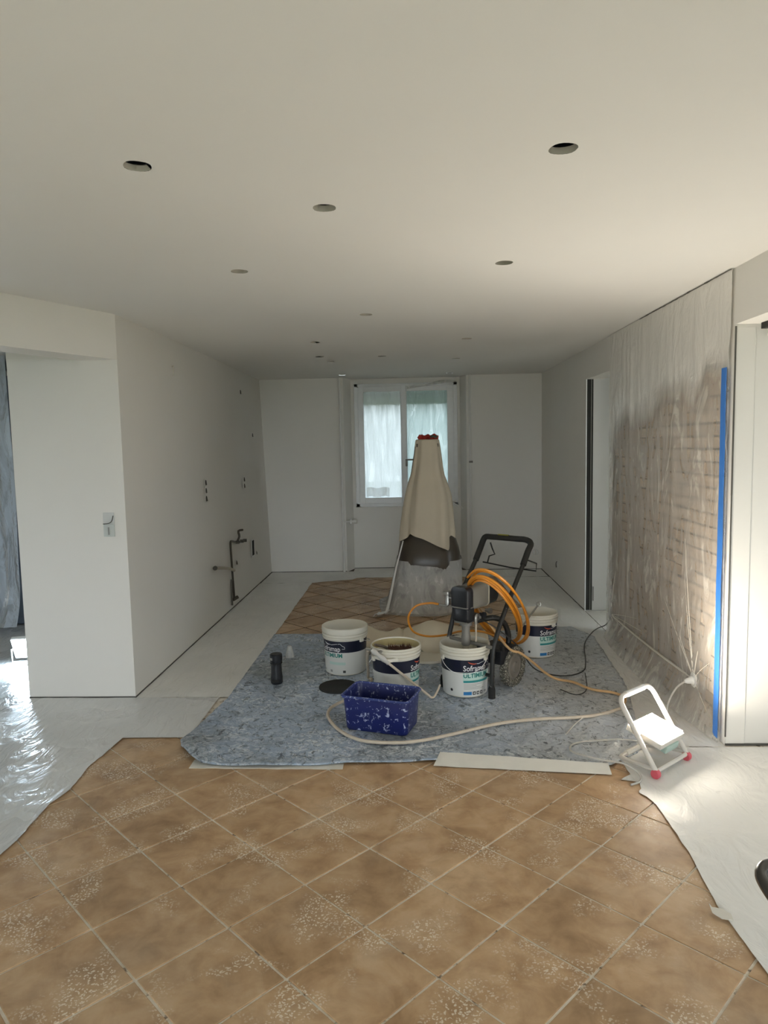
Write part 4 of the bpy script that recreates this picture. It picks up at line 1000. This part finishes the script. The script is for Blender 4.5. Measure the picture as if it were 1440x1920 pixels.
    fc = loft([(-0.075, 0.645, 0.045, 0.055, 0.02), (-0.070, 0.645, 0.062, 0.076, 0.028), (-0.055, 0.640, 0.070, 0.080, 0.032), (-0.012, 0.640, 0.071, 0.080, 0.032)], 'front_cover', M['plastic_black'])
    loft([(-0.072, 0.545, 0.035, 0.045, 0.02), (-0.066, 0.545, 0.058, 0.050, 0.02), (-0.045, 0.540, 0.068, 0.055, 0.024), (0.00, 0.540, 0.068, 0.055, 0.024)], 'lower_cover', M['plastic_black'], t)
    loft([(-0.076, 0.588, 0.062, 0.004, 0.003), (-0.02, 0.588, 0.0745, 0.004, 0.003)], 'cover_seam', M['dull_metal'], t)
    # pump body, intake, return tube, valves
    pc = (0.335, 4.555, 0)
    bm = B(); lathe(bm, [(0, 0.485), (0.036, 0.485), (0.040, 0.478), (0.040, 0.462), (0.027, 0.458), (0.027, 0.40), (0.030, 0.39), (0.030, 0.335), (0.022, 0.325), (0, 0.325)], pc, 20); obj('pump_body', bm, M['dull_metal'], t, True)
    bm = B(); lathe(bm, [(0, 0.34), (0.0185, 0.34), (0.0185, 0.225), (0.024, 0.215), (0.024, 0.205), (0, 0.205)], pc, 16); obj('intake_tube', bm, M['waste'], t, True)
    p = Vector((0.400, 4.545, 0.0)); bm = B(); tube(bm, [p + Z * 0.50, p + Z * 0.47, p + Z * 0.35, p + Z * 0.22], 0.0062, 8, 3); obj('return_tube', bm, M['hose_pale'], t, True)
    bm = B(); tube(bm, [p + Z * 0.50 + D * 0.05, p + Z * 0.525 + D * 0.03, p + Z * 0.52, p + Z * 0.47], 0.010, 8, 3); obj('drain_elbow', bm, M['metal'], t, True)
    for s_, nm in ((0.0, 'prime_valve'), (0.07, 'pressure_knob')):
        bm = B(); lathe(bm, [(0, 0), (0.012, 0), (0.012, 0.02), (0.019, 0.022), (0.019, 0.04), (0, 0.042)], p + D * (0.05 + s_) + Z * (0.525 + s_ * 0.2), 14, Pn); obj(nm, bm, M['metal'] if s_ else M['plastic_black'], t, True)
    # filter and outlet on the left side
    q1 = Vector((0.225, 4.665, 0.0)); bm = B(); lathe(bm, [(0, 0.575), (0.020, 0.575), (0.020, 0.60), (0.016, 0.61), (0.016, 0.64), (0.030, 0.645), (0.030, 0.665), (0, 0.668)], q1, 16); obj('filter', bm, M['metal'], t, True)
    bm = B(); tube(bm, [q1 + Z * 0.625, q1 + Z * 0.625 + Pn * 0.09], 0.012, 8, 1); tube(bm, [q1 + Z * 0.575, q1 + Z * 0.565 - Pn * 0.01, q1 + Z * 0.565 - Pn * 0.07], 0.009, 8, 2); obj('outlet_fitting', bm, M['metal'], t, True)
    bm = B(); obox(bm, Pm + D * 0.03 + Z * 0.50, D, Pn, Z, 0.09, 0.05, 0.02, 0.006); obj('drive_bracket', bm, M['dull_metal'], t)
    bm = B(); obox(bm, Pm + D * 0.22 + Pn * 0.10 + Z * 0.24, D, Pn, Z, 0.10, 0.10, 0.05, 0.01); obj('tool_tray', bm, M['plastic_black'], t)
    return t
sprayer()
# hose: from the pump outlet, coiled on the handle, then across the floor back to the wand
COIL = [(0.349, 4.545, 0.779), (0.4, 4.454, 0.846), (0.487, 4.412, 0.838), (0.59, 4.439, 0.758), (0.691, 4.561, 0.614), (0.761, 4.722, 0.445), (0.779, 4.895, 0.289), (0.728, 4.978, 0.21), (0.628, 5.002, 0.22), (0.508, 4.94, 0.322), (0.406, 4.823, 0.48), (0.349, 4.676, 0.648), (0.377, 4.573, 0.767), (0.423, 4.492, 0.828), (0.504, 4.449, 0.818), (0.603, 4.477, 0.737), (0.701, 4.589, 0.597), (0.772, 4.746, 0.432), (0.793, 4.904, 0.286), (0.756, 5.041, 0.196), (0.66, 5.044, 0.215), (0.544, 4.983, 0.318), (0.444, 4.87, 0.473), (0.385, 4.735, 0.634), (0.356, 4.557, 0.741), (0.397, 4.461, 0.802), (0.472, 4.422, 0.793), (0.56, 4.428, 0.723), (0.651, 4.544, 0.592), (0.714, 4.685, 0.442), (0.733, 4.842, 0.304), (0.698, 4.967, 0.222), (0.614, 5.005, 0.229), (0.508, 4.953, 0.322), (0.417, 4.851, 0.464), (0.364, 4.721, 0.614), (0.372, 4.616, 0.731), (0.408, 4.485, 0.797), (0.48, 4.445, 0.788), (0.567, 4.461, 0.717), (0.654, 4.564, 0.591), (0.719, 4.721, 0.44), (0.735, 4.853, 0.312), (0.706, 5.0, 0.226), (0.624, 5.031, 0.236), (0.524, 4.998, 0.322), (0.432, 4.877, 0.467), (0.379, 4.75, 0.613), (0.369, 4.608, 0.724), (0.402, 4.481, 0.787), (0.472, 4.454, 0.774), (0.557, 4.477, 0.701), (0.641, 4.569, 0.579), (0.703, 4.7, 0.436), (0.726, 4.867, 0.302), (0.698, 5.002, 0.221), (0.622, 5.043, 0.23), (0.524, 5.012, 0.316), (0.434, 4.898, 0.458), (0.38, 4.771, 0.602), (0.38, 4.629, 0.706), (0.408, 4.5, 0.767), (0.474, 4.472, 0.754), (0.553, 4.477, 0.685), (0.632, 4.546, 0.57), (0.697, 4.706, 0.425), (0.725, 4.885, 0.291), (0.697, 4.991, 0.222), (0.629, 5.056, 0.225), (0.535, 5.018, 0.312), (0.45, 4.936, 0.443), (0.394, 4.797, 0.587)]
t = thing('paint_hose', 'orange high-pressure hose looped over the sprayer and trailing across the sheet', 'hose', (0.7, 4.5, ZS))
cp = [Vector(p) for p in COIL]
q1 = Vector((0.225, 4.665, 0.565)) - Vector((0.783, -0.622, 0)) * 0.075
loop = [q1, Vector((0.105, 4.76, 0.563)), Vector((0.01, 4.77, 0.54)), Vector((-0.043, 4.78, 0.46)), Vector((-0.015, 4.80, 0.36)), Vector((0.08, 4.84, 0.31)), Vector((0.21, 4.88, 0.305)), Vector((0.33, 4.89, 0.33)), Vector((0.46, 4.84, 0.34)), Vector((0.55, 4.76, 0.33))]
bm = B(); tube(bm, loop, 0.0075, 8, 5); obj('outlet_loop', bm, M['orange'], t, True)
bm = B(); tube(bm, cp, 0.0085, 8, 4); obj('hose_coil', bm, M['orange'], t, True)
zf = ZS + 0.016
run1 = [cp[-1], Vector((0.60, 4.60, 0.31)), Vector((0.70, 4.62, 0.25)), Vector((0.80, 4.68, 0.16)), Vector((0.885, 4.74, 0.075)), Vector((0.965, 4.74, 0.03)), Vector((1.06, 4.66, zf + 0.006)), Vector((1.152, 4.536, zf)), Vector((1.275, 4.47, zf)), Vector((1.315, 4.361, zf)), Vector((1.239, 4.20, zf))]
bm = B(); tube(bm, run1, 0.0085, 8, 6); obj('hose_run', bm, M['orange_dusty'], t, True)
run2 = [(1.239, 4.20), (1.10, 4.11), (0.94, 4.063), (0.686, 4.034), (0.463, 3.97), (0.207, 3.83), (0.03, 3.745), (-0.12, 3.716), (-0.298, 3.745), (-0.429, 3.87), (-0.52, 4.06), (-0.535, 4.20), (-0.49, 4.31), (-0.42, 4.40), (-0.345, 4.55), (-0.305, 4.75), (-0.33, 4.80)]
bm = B(); pts = [Vector((x, y, zf)) for x, y in run2] + [Vector((-0.325, 4.72, 0.10)), Vector((-0.318, 4.55, 0.24)), Vector((-0.30, 4.39, 0.345))]
tube(bm, pts, 0.0098, 8, 6); obj('whip_hose', bm, M['hose_pale'], t, True)

# ------------------------------------------------------------------ cords and the plug
def cordobj(pts, r, m, label, name='power_cord', par=None):
    bm = B(); tube(bm, pts, r, 6, 5); o = obj(name, bm, M[m], None, True); return tag(o, label, 'cord')
zc = ZS + 0.012
cordobj([(1.648, 5.83, 0.20), (1.63, 5.98, 0.08), (1.60, 6.10, 0.02), (1.50, 5.93, zc), (1.36, 5.60, zc), (1.255, 5.132, zc), (1.19, 4.93, zc), (1.08, 4.83, zc), (0.98, 4.83, zc), (0.88, 4.92, zc), (0.80, 4.86, 0.10), (0.72, 4.74, 0.24), (0.61, 4.60, 0.37), (0.50, 4.56, 0.46), (0.43, 4.60, 0.49)], 0.0045, 'cord_black', 'thin dark power cord running from the sprayer to the far doorway')
cordobj([(1.19, 4.88, zc), (1.12, 4.55, zc), (1.03, 4.45, zc), (0.95, 4.55, zc)], 0.0035, 'cord_black', 'short dark thread of cord lying on the sheet right of the wheel')
cordobj([(0.99, 4.08, zc), (0.93, 4.0, zc), (0.87, 3.90, zc), (0.83, 3.83, zc)], 0.0045, 'cord_white', 'short grey cord end on the sheet below the pale hose')
cordobj([(1.25, 3.55, 0.07), (1.20, 3.70, 0.035), (1.10, 3.757, zc), (0.95, 3.74, zc), (0.84, 3.70, zc), (0.81, 3.62, zc), (0.845, 3.52, zc + 0.02), (0.93, 3.465, 0.045), (1.03, 3.42, 0.045), (1.085, 3.36, 0.02), (1.07, 3.30, 0.014), (1.02, 3.28, 0.006)], 0.0055, 'cord_white', 'pale cord curling from the floodlight over the sheet corner')
t = thing('wall_plug', 'white plug pushed through the wall film beside the blue tape', 'plug', (XR - 0.02, 4.10, 0.235))
bm = B(); lathe(bm, [(0, 0), (0.026, 0), (0.027, 0.012), (0.02, 0.02), (0.016, 0.04), (0.009, 0.055), (0, 0.056)], (XR - 0.024, 4.10, 0.238), 16, (-1, -0.15, -0.12)); obj('plug_body', bm, M['whitepaint'], t, True)
bm = B(); tube(bm, [(XR - 0.075, 4.09, 0.232), (1.52, 4.07, 0.20), (1.46, 4.03, 0.12), (1.43, 3.98, 0.02), (1.40, 3.9, 0.016), (1.33, 3.75, 0.016), (1.29, 3.62, 0.05)], 0.0055, 8, 5); obj('plug_cord', bm, M['cord_white'], t, True)
bm = B(); lathe(bm, [(0.026, 0), (0.045, -0.004), (0.045, 0.004), (0.027, 0.006)], (XR - 0.022, 4.10, 0.238), 16, (-1, 0, 0)); obj('socket_plate', bm, M['whitepaint'], t, True)

# ------------------------------------------------------------------ draped A-frame at the back
LY = 7.12
t = thing('stepladder', 'dark wooden stepladder standing under the beige cover before the window', 'ladder', (0.13, LY, 0.004))
tops = [(0.06, LY - 0.06), (0.22, LY - 0.06), (0.06, LY + 0.06), (0.22, LY + 0.06)]; feet = [(-0.222, LY - 0.10), (0.352, LY - 0.17), (-0.14, LY + 0.42), (0.42, LY + 0.40)]
for (a, b_) in zip(tops, feet):
    bm = B(); p0 = Vector((b_[0], b_[1], 0.006)); p1 = Vector((a[0], a[1], 1.62)); ax = (p1 - p0).normalized(); sx2 = Vector((1, 0, 0)); sx2 = (sx2 - ax * sx2.dot(ax)).normalized(); sy2 = ax.cross(sx2)
    obox(bm, (p0 + p1) / 2, sx2, sy2, ax, 0.028, 0.017, (p1 - p0).length / 2, 0.004); obj('leg', bm, M['wood'], t)
bm = B(); box(bm, 0.045, 0.265, LY - 0.09, LY + 0.09, 1.615, 1.65, 0.006); obj('top_step', bm, M['wood'], t)
for z in (0.55, 0.9, 1.25):
    s = z / 1.62; xa = -0.222 + (0.06 + 0.222) * s; xb = 0.352 + (0.22 - 0.352) * s; ya = LY - 0.12 + 0.06 * s
    bm = B(); box(bm, xa, xb, ya - 0.03, ya + 0.05, z, z + 0.025, 0.003); obj('tread', bm, M['wood'], t)
def ring_loft(levels, cy, n=64, pleat=0.012, seed=0, sq=2.6, cap=False, hem=None):
    bm = B(); rings = []
    for k, (z, x0, x1, hy) in enumerate(levels):
        cx, hx = (x0 + x1) / 2, (x1 - x0) / 2; ring = []
        for i in range(n):
            a = 2 * PI * i / n; ca, sa = math.cos(a), math.sin(a)
            e = 2 / sq; px = math.copysign(abs(ca) ** e, ca); py = math.copysign(abs(sa) ** e, sa)
            f = 1 + (pleat * (k / len(levels)) ** 0.7) * (math.sin(a * 7 + seed) + 0.8 * nz(a * 4, z * 1.4, seed)) / max(hx, 0.1) * 1.4
            zz = hem(cx + hx * px, sa) if (hem and k == len(levels) - 1) else z
            ring.append(bm.verts.new((cx + hx * px * f, cy + hy * py * f + (0.0), zz)))
        rings.append(ring)
    for a, b in zip(rings[:-1], rings[1:]):
        for i in range(n): bm.faces.new((a[i], a[(i + 1) % n], b[(i + 1) % n], b[i]))
    if cap: bm.faces.new(rings[0])
    return bm
def hem(x, sa):
    if sa < 0: return interp([(-0.15, 0.66), (-0.075, 0.73), (-0.03, 0.775), (0.10, 0.72), (0.30, 0.62), (0.385, 0.575), (0.42, 0.64)], x)
    return 0.70
lv = [(1.692, 0.055, 0.255, 0.09), (1.685, 0.038, 0.272, 0.115), (1.62, 0.030, 0.280, 0.125), (1.52, 0.018, 0.292, 0.135), (1.42, 0.002, 0.302, 0.145), (1.33, -0.018, 0.316, 0.155), (1.31, -0.026, 0.322, 0.170), (1.24, -0.048, 0.345, 0.185), (1.14, -0.072, 0.374, 0.205), (1.03, -0.092, 0.386, 0.225), (0.93, -0.108, 0.392, 0.245), (0.84, -0.120, 0.398, 0.262), (0.78, -0.128, 0.402, 0.272), (0.70, -0.134, 0.406, 0.285)]
lv2 = lv[:-1]
o = obj('dust_cover', ring_loft(lv, LY, 96, 0.015, 2, 2.8, True, hem), M['drape'], None, True)
tag(o, 'tall beige cloth cover draped over the stepladder before the window', 'cover')
lvb = [(1.0, -0.03, 0.32, 0.14), (0.86, -0.06, 0.33, 0.17), (0.78, -0.085, 0.36, 0.20), (0.70, -0.110, 0.43, 0.225), (0.62, -0.140, 0.455, 0.255), (0.55, -0.152, 0.470, 0.295), (0.47, -0.158, 0.474, 0.30), (0.40, -0.156, 0.470, 0.30), (0.372, -0.14, 0.455, 0.285), (0.378, -0.10, 0.41, 0.25)]
o = obj('bin_liner', ring_loft(lvb, LY, 64, 0.0025, 4, 2.8), M['bag'], None, True); tag(o, 'dark brown plastic liner wrapped around the ladder below the beige cover', 'liner')
lvs = [(0.50, -0.172, 0.486, 0.318), (0.40, -0.195, 0.490, 0.335), (0.2, -0.232, 0.500, 0.38), (0.08, -0.262, 0.505, 0.43), (0.016, -0.285, 0.51, 0.46), (0.012, -0.36, 0.56, 0.53)]
o = obj('film_skirt', ring_loft(lvs, LY + 0.03, 72, 0.012, 6, 3.2), M['tentfilm'], None, True); tag(o, 'clear plastic skirt flaring to the floor around the ladder legs', 'film')
bm = B(); 
tube(bm, [(-0.10, LY - 0.22, 0.70), (-0.17, LY - 0.30, 0.45), (-0.235, LY - 0.36, 0.16), (-0.275, LY - 0.42, 0.016)], lambda s: 0.005 + 0.012 * s, 6, 4)
obj('gathered_crease', bm, M['maskfilm'], o, True)
bm = B(); rows = []
for k in range(5): rows.append([(-0.40 + 0.13 * i / 8 + 0.01 * k, LY - 0.52 + 0.035 * k + 0.01 * nz(i, k), 0.018 + 0.025 * max(0, nz(i * 0.8, k * 0.7, 9)) + 0.004 * i) for i in range(9)])
quadwall(bm, rows); o = obj('film_scrap', bm, M['maskfilm'], None, True); tag(o, 'crumpled white film corner on the brown tiles left of the ladder', 'scrap')
bm = B()
for k in range(9):
    cx, cy = 0.085 + 0.02 * k, LY + random.uniform(-0.05, 0.05); bmesh.ops.create_icosphere(bm, subdivisions=2, radius=0.026, matrix=Matrix.Translation((cx, cy, 1.712 + 0.008 * math.sin(k * 2))))
for v in bm.verts: v.co += Vector((nz(v.co.x * 60, v.co.z * 60, 1), nz(v.co.y * 60, v.co.x * 60, 2), nz(v.co.z * 60, v.co.y * 60, 3))) * 0.014
o = obj('rag', bm, M['rag'], None, True); tag(o, 'crumpled red rag on top of the covered stepladder', 'rag')
bm = B(); tube(bm, [(0.19, LY - 0.07, 1.71), (0.21, LY - 0.08, 1.725), (0.235, LY - 0.08, 1.712), (0.255, LY - 0.075, 1.722)], 0.010, 6, 3); obj('green_scrap', bm, M['rag_green'], o, True)
bm = B(); tube(bm, [(0.41, LY - 0.05, 1.05), (0.45, LY - 0.05, 1.03), (0.50, LY - 0.05, 1.0)], 0.004, 5, 3); tube(bm, [(0.40, LY - 0.06, 1.07), (0.44, LY - 0.05, 1.065)], 0.006, 5, 2); o = obj('cover_tie', bm, M['cord_white'], None, True); tag(o, 'loose pale tie end sticking out right of the beige cover', 'tie')

# ------------------------------------------------------------------ pipes on the back wall
t = thing('heating_pipe', 'white vertical heating pipe with a valve stub left of the window', 'pipe', (-0.905, NB - 0.03, 0.004))
bm = B(); tube(bm, [(-0.905, NB - 0.03, 0.004), (-0.905, NB - 0.03, HC - 0.001)], 0.0155, 10, 1, raw=True); obj('pipe', bm, M['whitepaint'], t, True)
bm = B(); tube(bm, [(-0.905, NB - 0.03, 0.66), (-0.80, NB - 0.03, 0.665)], 0.010, 8, 1, raw=True); obj('stub', bm, M['whitepaint'], t, True)
bm = B(); lathe(bm, [(0, 0), (0.015, 0), (0.015, 0.03), (0.024, 0.032), (0.026, 0.075), (0, 0.078)], (-0.80, NB - 0.03, 0.665), 14, (1, 0, 0)); lathe(bm, [(0, -0.03), (0.013, -0.03), (0.013, 0.03), (0, 0.03)], (-0.80, NB - 0.03, 0.665), 12); obj('radiator_valve', bm, M['whitepaint'], t, True)
t = thing('heating_pipe', 'white vertical heating pipe right of the window', 'pipe', (0.745, NB - 0.028, 0.004))
bm = B(); tube(bm, [(0.745, NB - 0.028, 0.004), (0.745, NB - 0.028, HC - 0.001)], 0.013, 10, 1, raw=True); obj('pipe', bm, M['whitepaint'], t, True)
bm = B(); box(bm, 0.730, 0.776, NB - 0.044, NB - 0.004, 1.395, 1.42, 0.003); obj('pipe_clip', bm, M['dull_metal'], t)

# ------------------------------------------------------------------ bare boxes, wires and pipes on the left wall
def socket(y, z, n, label, hh=0.034, hw=0.034, bent=0.0, name='socket_box'):
    t = thing(name, label, 'socket', (XL + 0.002, y, z - n * hh), 'bare wall boxes on the left wall')
    for k in range(n):
        zz = z + (k - (n - 1) / 2) * (2 * hh + 0.004)
        bm = B(); lathe(bm, [(0, 0.001), (hw * 0.8, 0.001), (hw * 0.85, 0.004), (hw, 0.004), (hw, 0.0)], (XL + 0.001, y, zz), 16, (1, 0, 0)); bx_ = obj('box_ring', bm, M['wall'], t, True)
        bm = B(); lathe(bm, [(0, 0.0045), (hw * 0.72, 0.0045)], (XL + 0.001, y, zz), 16, (1, 0, 0)); obj('recess', bm, M['gap'], bx_)
        bm = B(); tube(bm, [(XL + 0.005, y - 0.01, zz + 0.022), (XL + 0.009, y, zz + 0.008), (XL + 0.008, y + 0.010, zz - 0.014), (XL + 0.010, y + 0.012, zz - 0.020)], 0.003, 5, 2); obj('wire_end', bm, M['copper'], bx_, True)
socket(6.30, 1.267, 3, 'three bare socket boxes one above another midway along the left wall')
socket(7.765, 1.26, 2, 'two bare socket boxes stacked near the far end of the left wall')
socket(7.744, 2.252, 1, 'single bare box high near the ceiling of the left wall')
socket(8.25, 1.79, 1, 'single bare box by the far left corner above head height', 0.030, 0.03)
socket(7.284, 0.443, 1, 'single bare box right of the kitchen pipes', 0.032, 0.03)
socket(8.235, 0.40, 1, 'single bare box just right of the dark wall opening', 0.028, 0.022)
t = thing('wire_stub', 'thin cable end sticking out high on the near left wall', 'cable', (XL, 5.55, 2.22))
bm = B(); tube(bm, [(XL - 0.002, 5.56, 2.29), (XL + 0.012, 5.545, 2.29), (XL + 0.012, 5.548, 2.26), (XL + 0.009, 5.55, 2.222)], 0.0045, 6, 3); obj('cable', bm, M['board'], t, True)
t = thing('wall_opening', 'dark rectangular opening cut in the left wall near the floor', 'opening', (XL, 8.06, 0.385))
bm = B(); box(bm, XL - 0.001, XL + 0.003, 8.01, 8.13, 0.395, 0.575); obj('recess', bm, M['void'], t)
bm = B()
for (y0, y1, z0, z1) in ((7.995, 8.012, 0.385, 0.585), (8.128, 8.15, 0.385, 0.585), (7.995, 8.15, 0.573, 0.587), (7.995, 8.15, 0.383, 0.397)): box(bm, XL - 0.001, XL + 0.006, y0, y1, z0, z1)
obj('edge', bm, M['whitepaint'], t)
t = thing('water_pipe', 'bare dark water pipe with taps low on the left wall', 'pipe', (XL + 0.02, 7.05, 0.05))
xx = XL + 0.022
bm = B(); tube(bm, [(xx, 7.60, 0.640), (xx, 7.30, 0.655), (xx, 7.07, 0.700), (xx, 7.01, 0.70), (xx, 7.0, 0.64), (xx, 7.03, 0.35), (xx, 7.06, 0.12)], 0.011, 8, 4); obj('supply_pipe', bm, M['copper'], t, True)
bm = B(); tube(bm, [(xx, 6.99, 0.32), (xx, 6.97, 0.22), (xx, 6.97, 0.06)], 0.011, 8, 3); obj('supply_pipe', bm, M['copper'], t, True)
bm = B(); lathe(bm, [(0, -0.03), (0.018, -0.03), (0.018, 0.03), (0, 0.03)], (xx + 0.006, 7.085, 0.105), 12, (0.6, 0.6, 0.3)); obj('stop_tap', bm, M['copper'], t, True)
bm = B(); tube(bm, [(xx, 7.28, 0.67), (xx + 0.02, 7.29, 0.72), (xx + 0.01, 7.30, 0.775), (xx + 0.04, 7.36, 0.78)], 0.012, 8, 3); obj('tap_stub', bm, M['copper'], t, True)
for y in (7.24, 7.42, 7.56):
    bm = B(); lathe(bm, [(0, -0.02), (0.017, -0.02), (0.017, 0.02), (0, 0.02)], (xx + 0.012, y, 0.652 + (7.42 - y) * 0.08), 10, (1, 0.2, 0)); obj('elbow', bm, M['gap'], t, True)
t = thing('waste_pipe', 'short beige waste pipe running level across the water pipe on the left wall', 'pipe', (XL + 0.03, 6.7, 0.5))
bm = B(); tube(bm, [(XL + 0.040, 6.36, 0.548), (XL + 0.045, 6.60, 0.506), (XL + 0.045, 6.85, 0.455), (XL + 0.04, 7.03, 0.405)], 0.015, 10, 3); obj('pipe', bm, M['waste'], t, True)
bm = B(); lathe(bm, [(0, 0), (0.021, 0), (0.021, 0.015), (0, 0.015)], (XL + 0.040, 6.347, 0.548), 12, (0, 1, 0)); obj('end_collar', bm, M['copper'], t, True)
# switch on the pier
t = thing('light_switch', 'taped-over light switch plate on the white pier at left', 'switch', (-1.978, YP - 0.001, 1.085))
bm = B(); box(bm, -2.014, -1.942, YP - 0.010, YP - 0.001, 1.088, 1.168, 0.002); obj('switch_plate', bm, plain('grey_switch', (0.55, 0.58, 0.56), 0.35), t)
bm = B(); box(bm, -2.014, -1.942, YP - 0.007, YP - 0.001, 1.170, 1.245, 0.002); obj('blank_plate', bm, plain('pale_grey_plate', (0.60, 0.61, 0.60), 0.4), t)
bm = B(); box(bm, -1.984, -1.974, YP - 0.014, YP - 0.010, 1.10, 1.15, 0.002); obj('rocker', bm, M['ink_grey'], t)
bm = B(); tube(bm, [(-2.014, YP - 0.012, 1.172), (-1.975, YP - 0.012, 1.176), (-1.955, YP - 0.012, 1.192), (-1.945, YP - 0.012, 1.225)], 0.0028, 5, 4); obj('tape_edge', bm, M['gap'], t, True)
# small boxes low on the far right
t = thing('socket_box', 'bare socket box low on the right wall near the far corner', 'socket', (XR - 0.004, 8.11, 0.20), 'bare boxes by the far right corner')
bm = B(); lathe(bm, [(0, 0.001), (0.034, 0.001), (0.036, 0.005), (0.04, 0.0)], (XR - 0.001, 8.11, 0.236), 16, (-1, 0, 0)); obj('box_ring', bm, M['whitepaint'], t, True)
bm = B(); tube(bm, [(XR - 0.008, 8.10, 0.27), (XR - 0.014, 8.12, 0.25), (XR - 0.012, 8.125, 0.215), (XR - 0.016, 8.10, 0.205)], 0.005, 5, 3); obj('wire_end', bm, M['copper'], t, True)
t = thing('socket_box', 'bare socket box low on the back wall in the far right corner', 'socket', (1.50, NB - 0.004, 0.20), 'bare boxes by the far right corner')
bm = B(); lathe(bm, [(0, 0.001), (0.034, 0.001), (0.036, 0.005), (0.04, 0.0)], (1.575, NB - 0.001, 0.225), 16, (0, -1, 0)); obj('box_ring', bm, M['whitepaint'], t, True)
bm = B(); tube(bm, [(1.57, NB - 0.008, 0.25), (1.58, NB - 0.014, 0.22), (1.572, NB - 0.012, 0.20)], 0.004, 5, 3); obj('wire_end', bm, M['board'], t, True)

# ------------------------------------------------------------------ tool trolley at the right edge
t = thing('tool_trolley', 'dark glossy plastic handle of a trolley poking in at the lower right edge', 'trolley', (1.35, 1.62, 0.006))
bm = B(); box(bm, 1.20, 1.60, 1.35, 1.80, 0.06, 0.46, 0.03); obj('case', bm, M['gloss_black'], t, True)
bm = B(); box(bm, 1.19, 1.61, 1.34, 1.81, 0.46, 0.50, 0.012); obj('lid', bm, M['plastic_black'], t, True)
for y in (1.42, 1.73):
    bm = B(); lathe(bm, [(0, -0.02), (0.06, -0.02), (0.06, 0.02), (0, 0.02)], (1.26, y, 0.068), 20, (0, 1, 0)); obj('wheel', bm, M['rubber'], t, True)
    bm = B(); lathe(bm, [(0, -0.02), (0.06, -0.02), (0.06, 0.02), (0, 0.02)], (1.54, y, 0.068), 20, (0, 1, 0)); obj('wheel', bm, M['rubber'], t, True)
bm = B(); tube(bm, [(1.25, 1.80, 0.49), (1.05, 1.845, 0.50), (0.955, 1.845, 0.50), (0.912, 1.815, 0.50), (0.893, 1.76, 0.50), (0.888, 1.66, 0.50), (0.90, 1.50, 0.50), (0.96, 1.40, 0.50), (1.08, 1.38, 0.50), (1.25, 1.38, 0.49)], 0.017, 12, 5); obj('loop_handle', bm, M['gloss_black'], t, True)
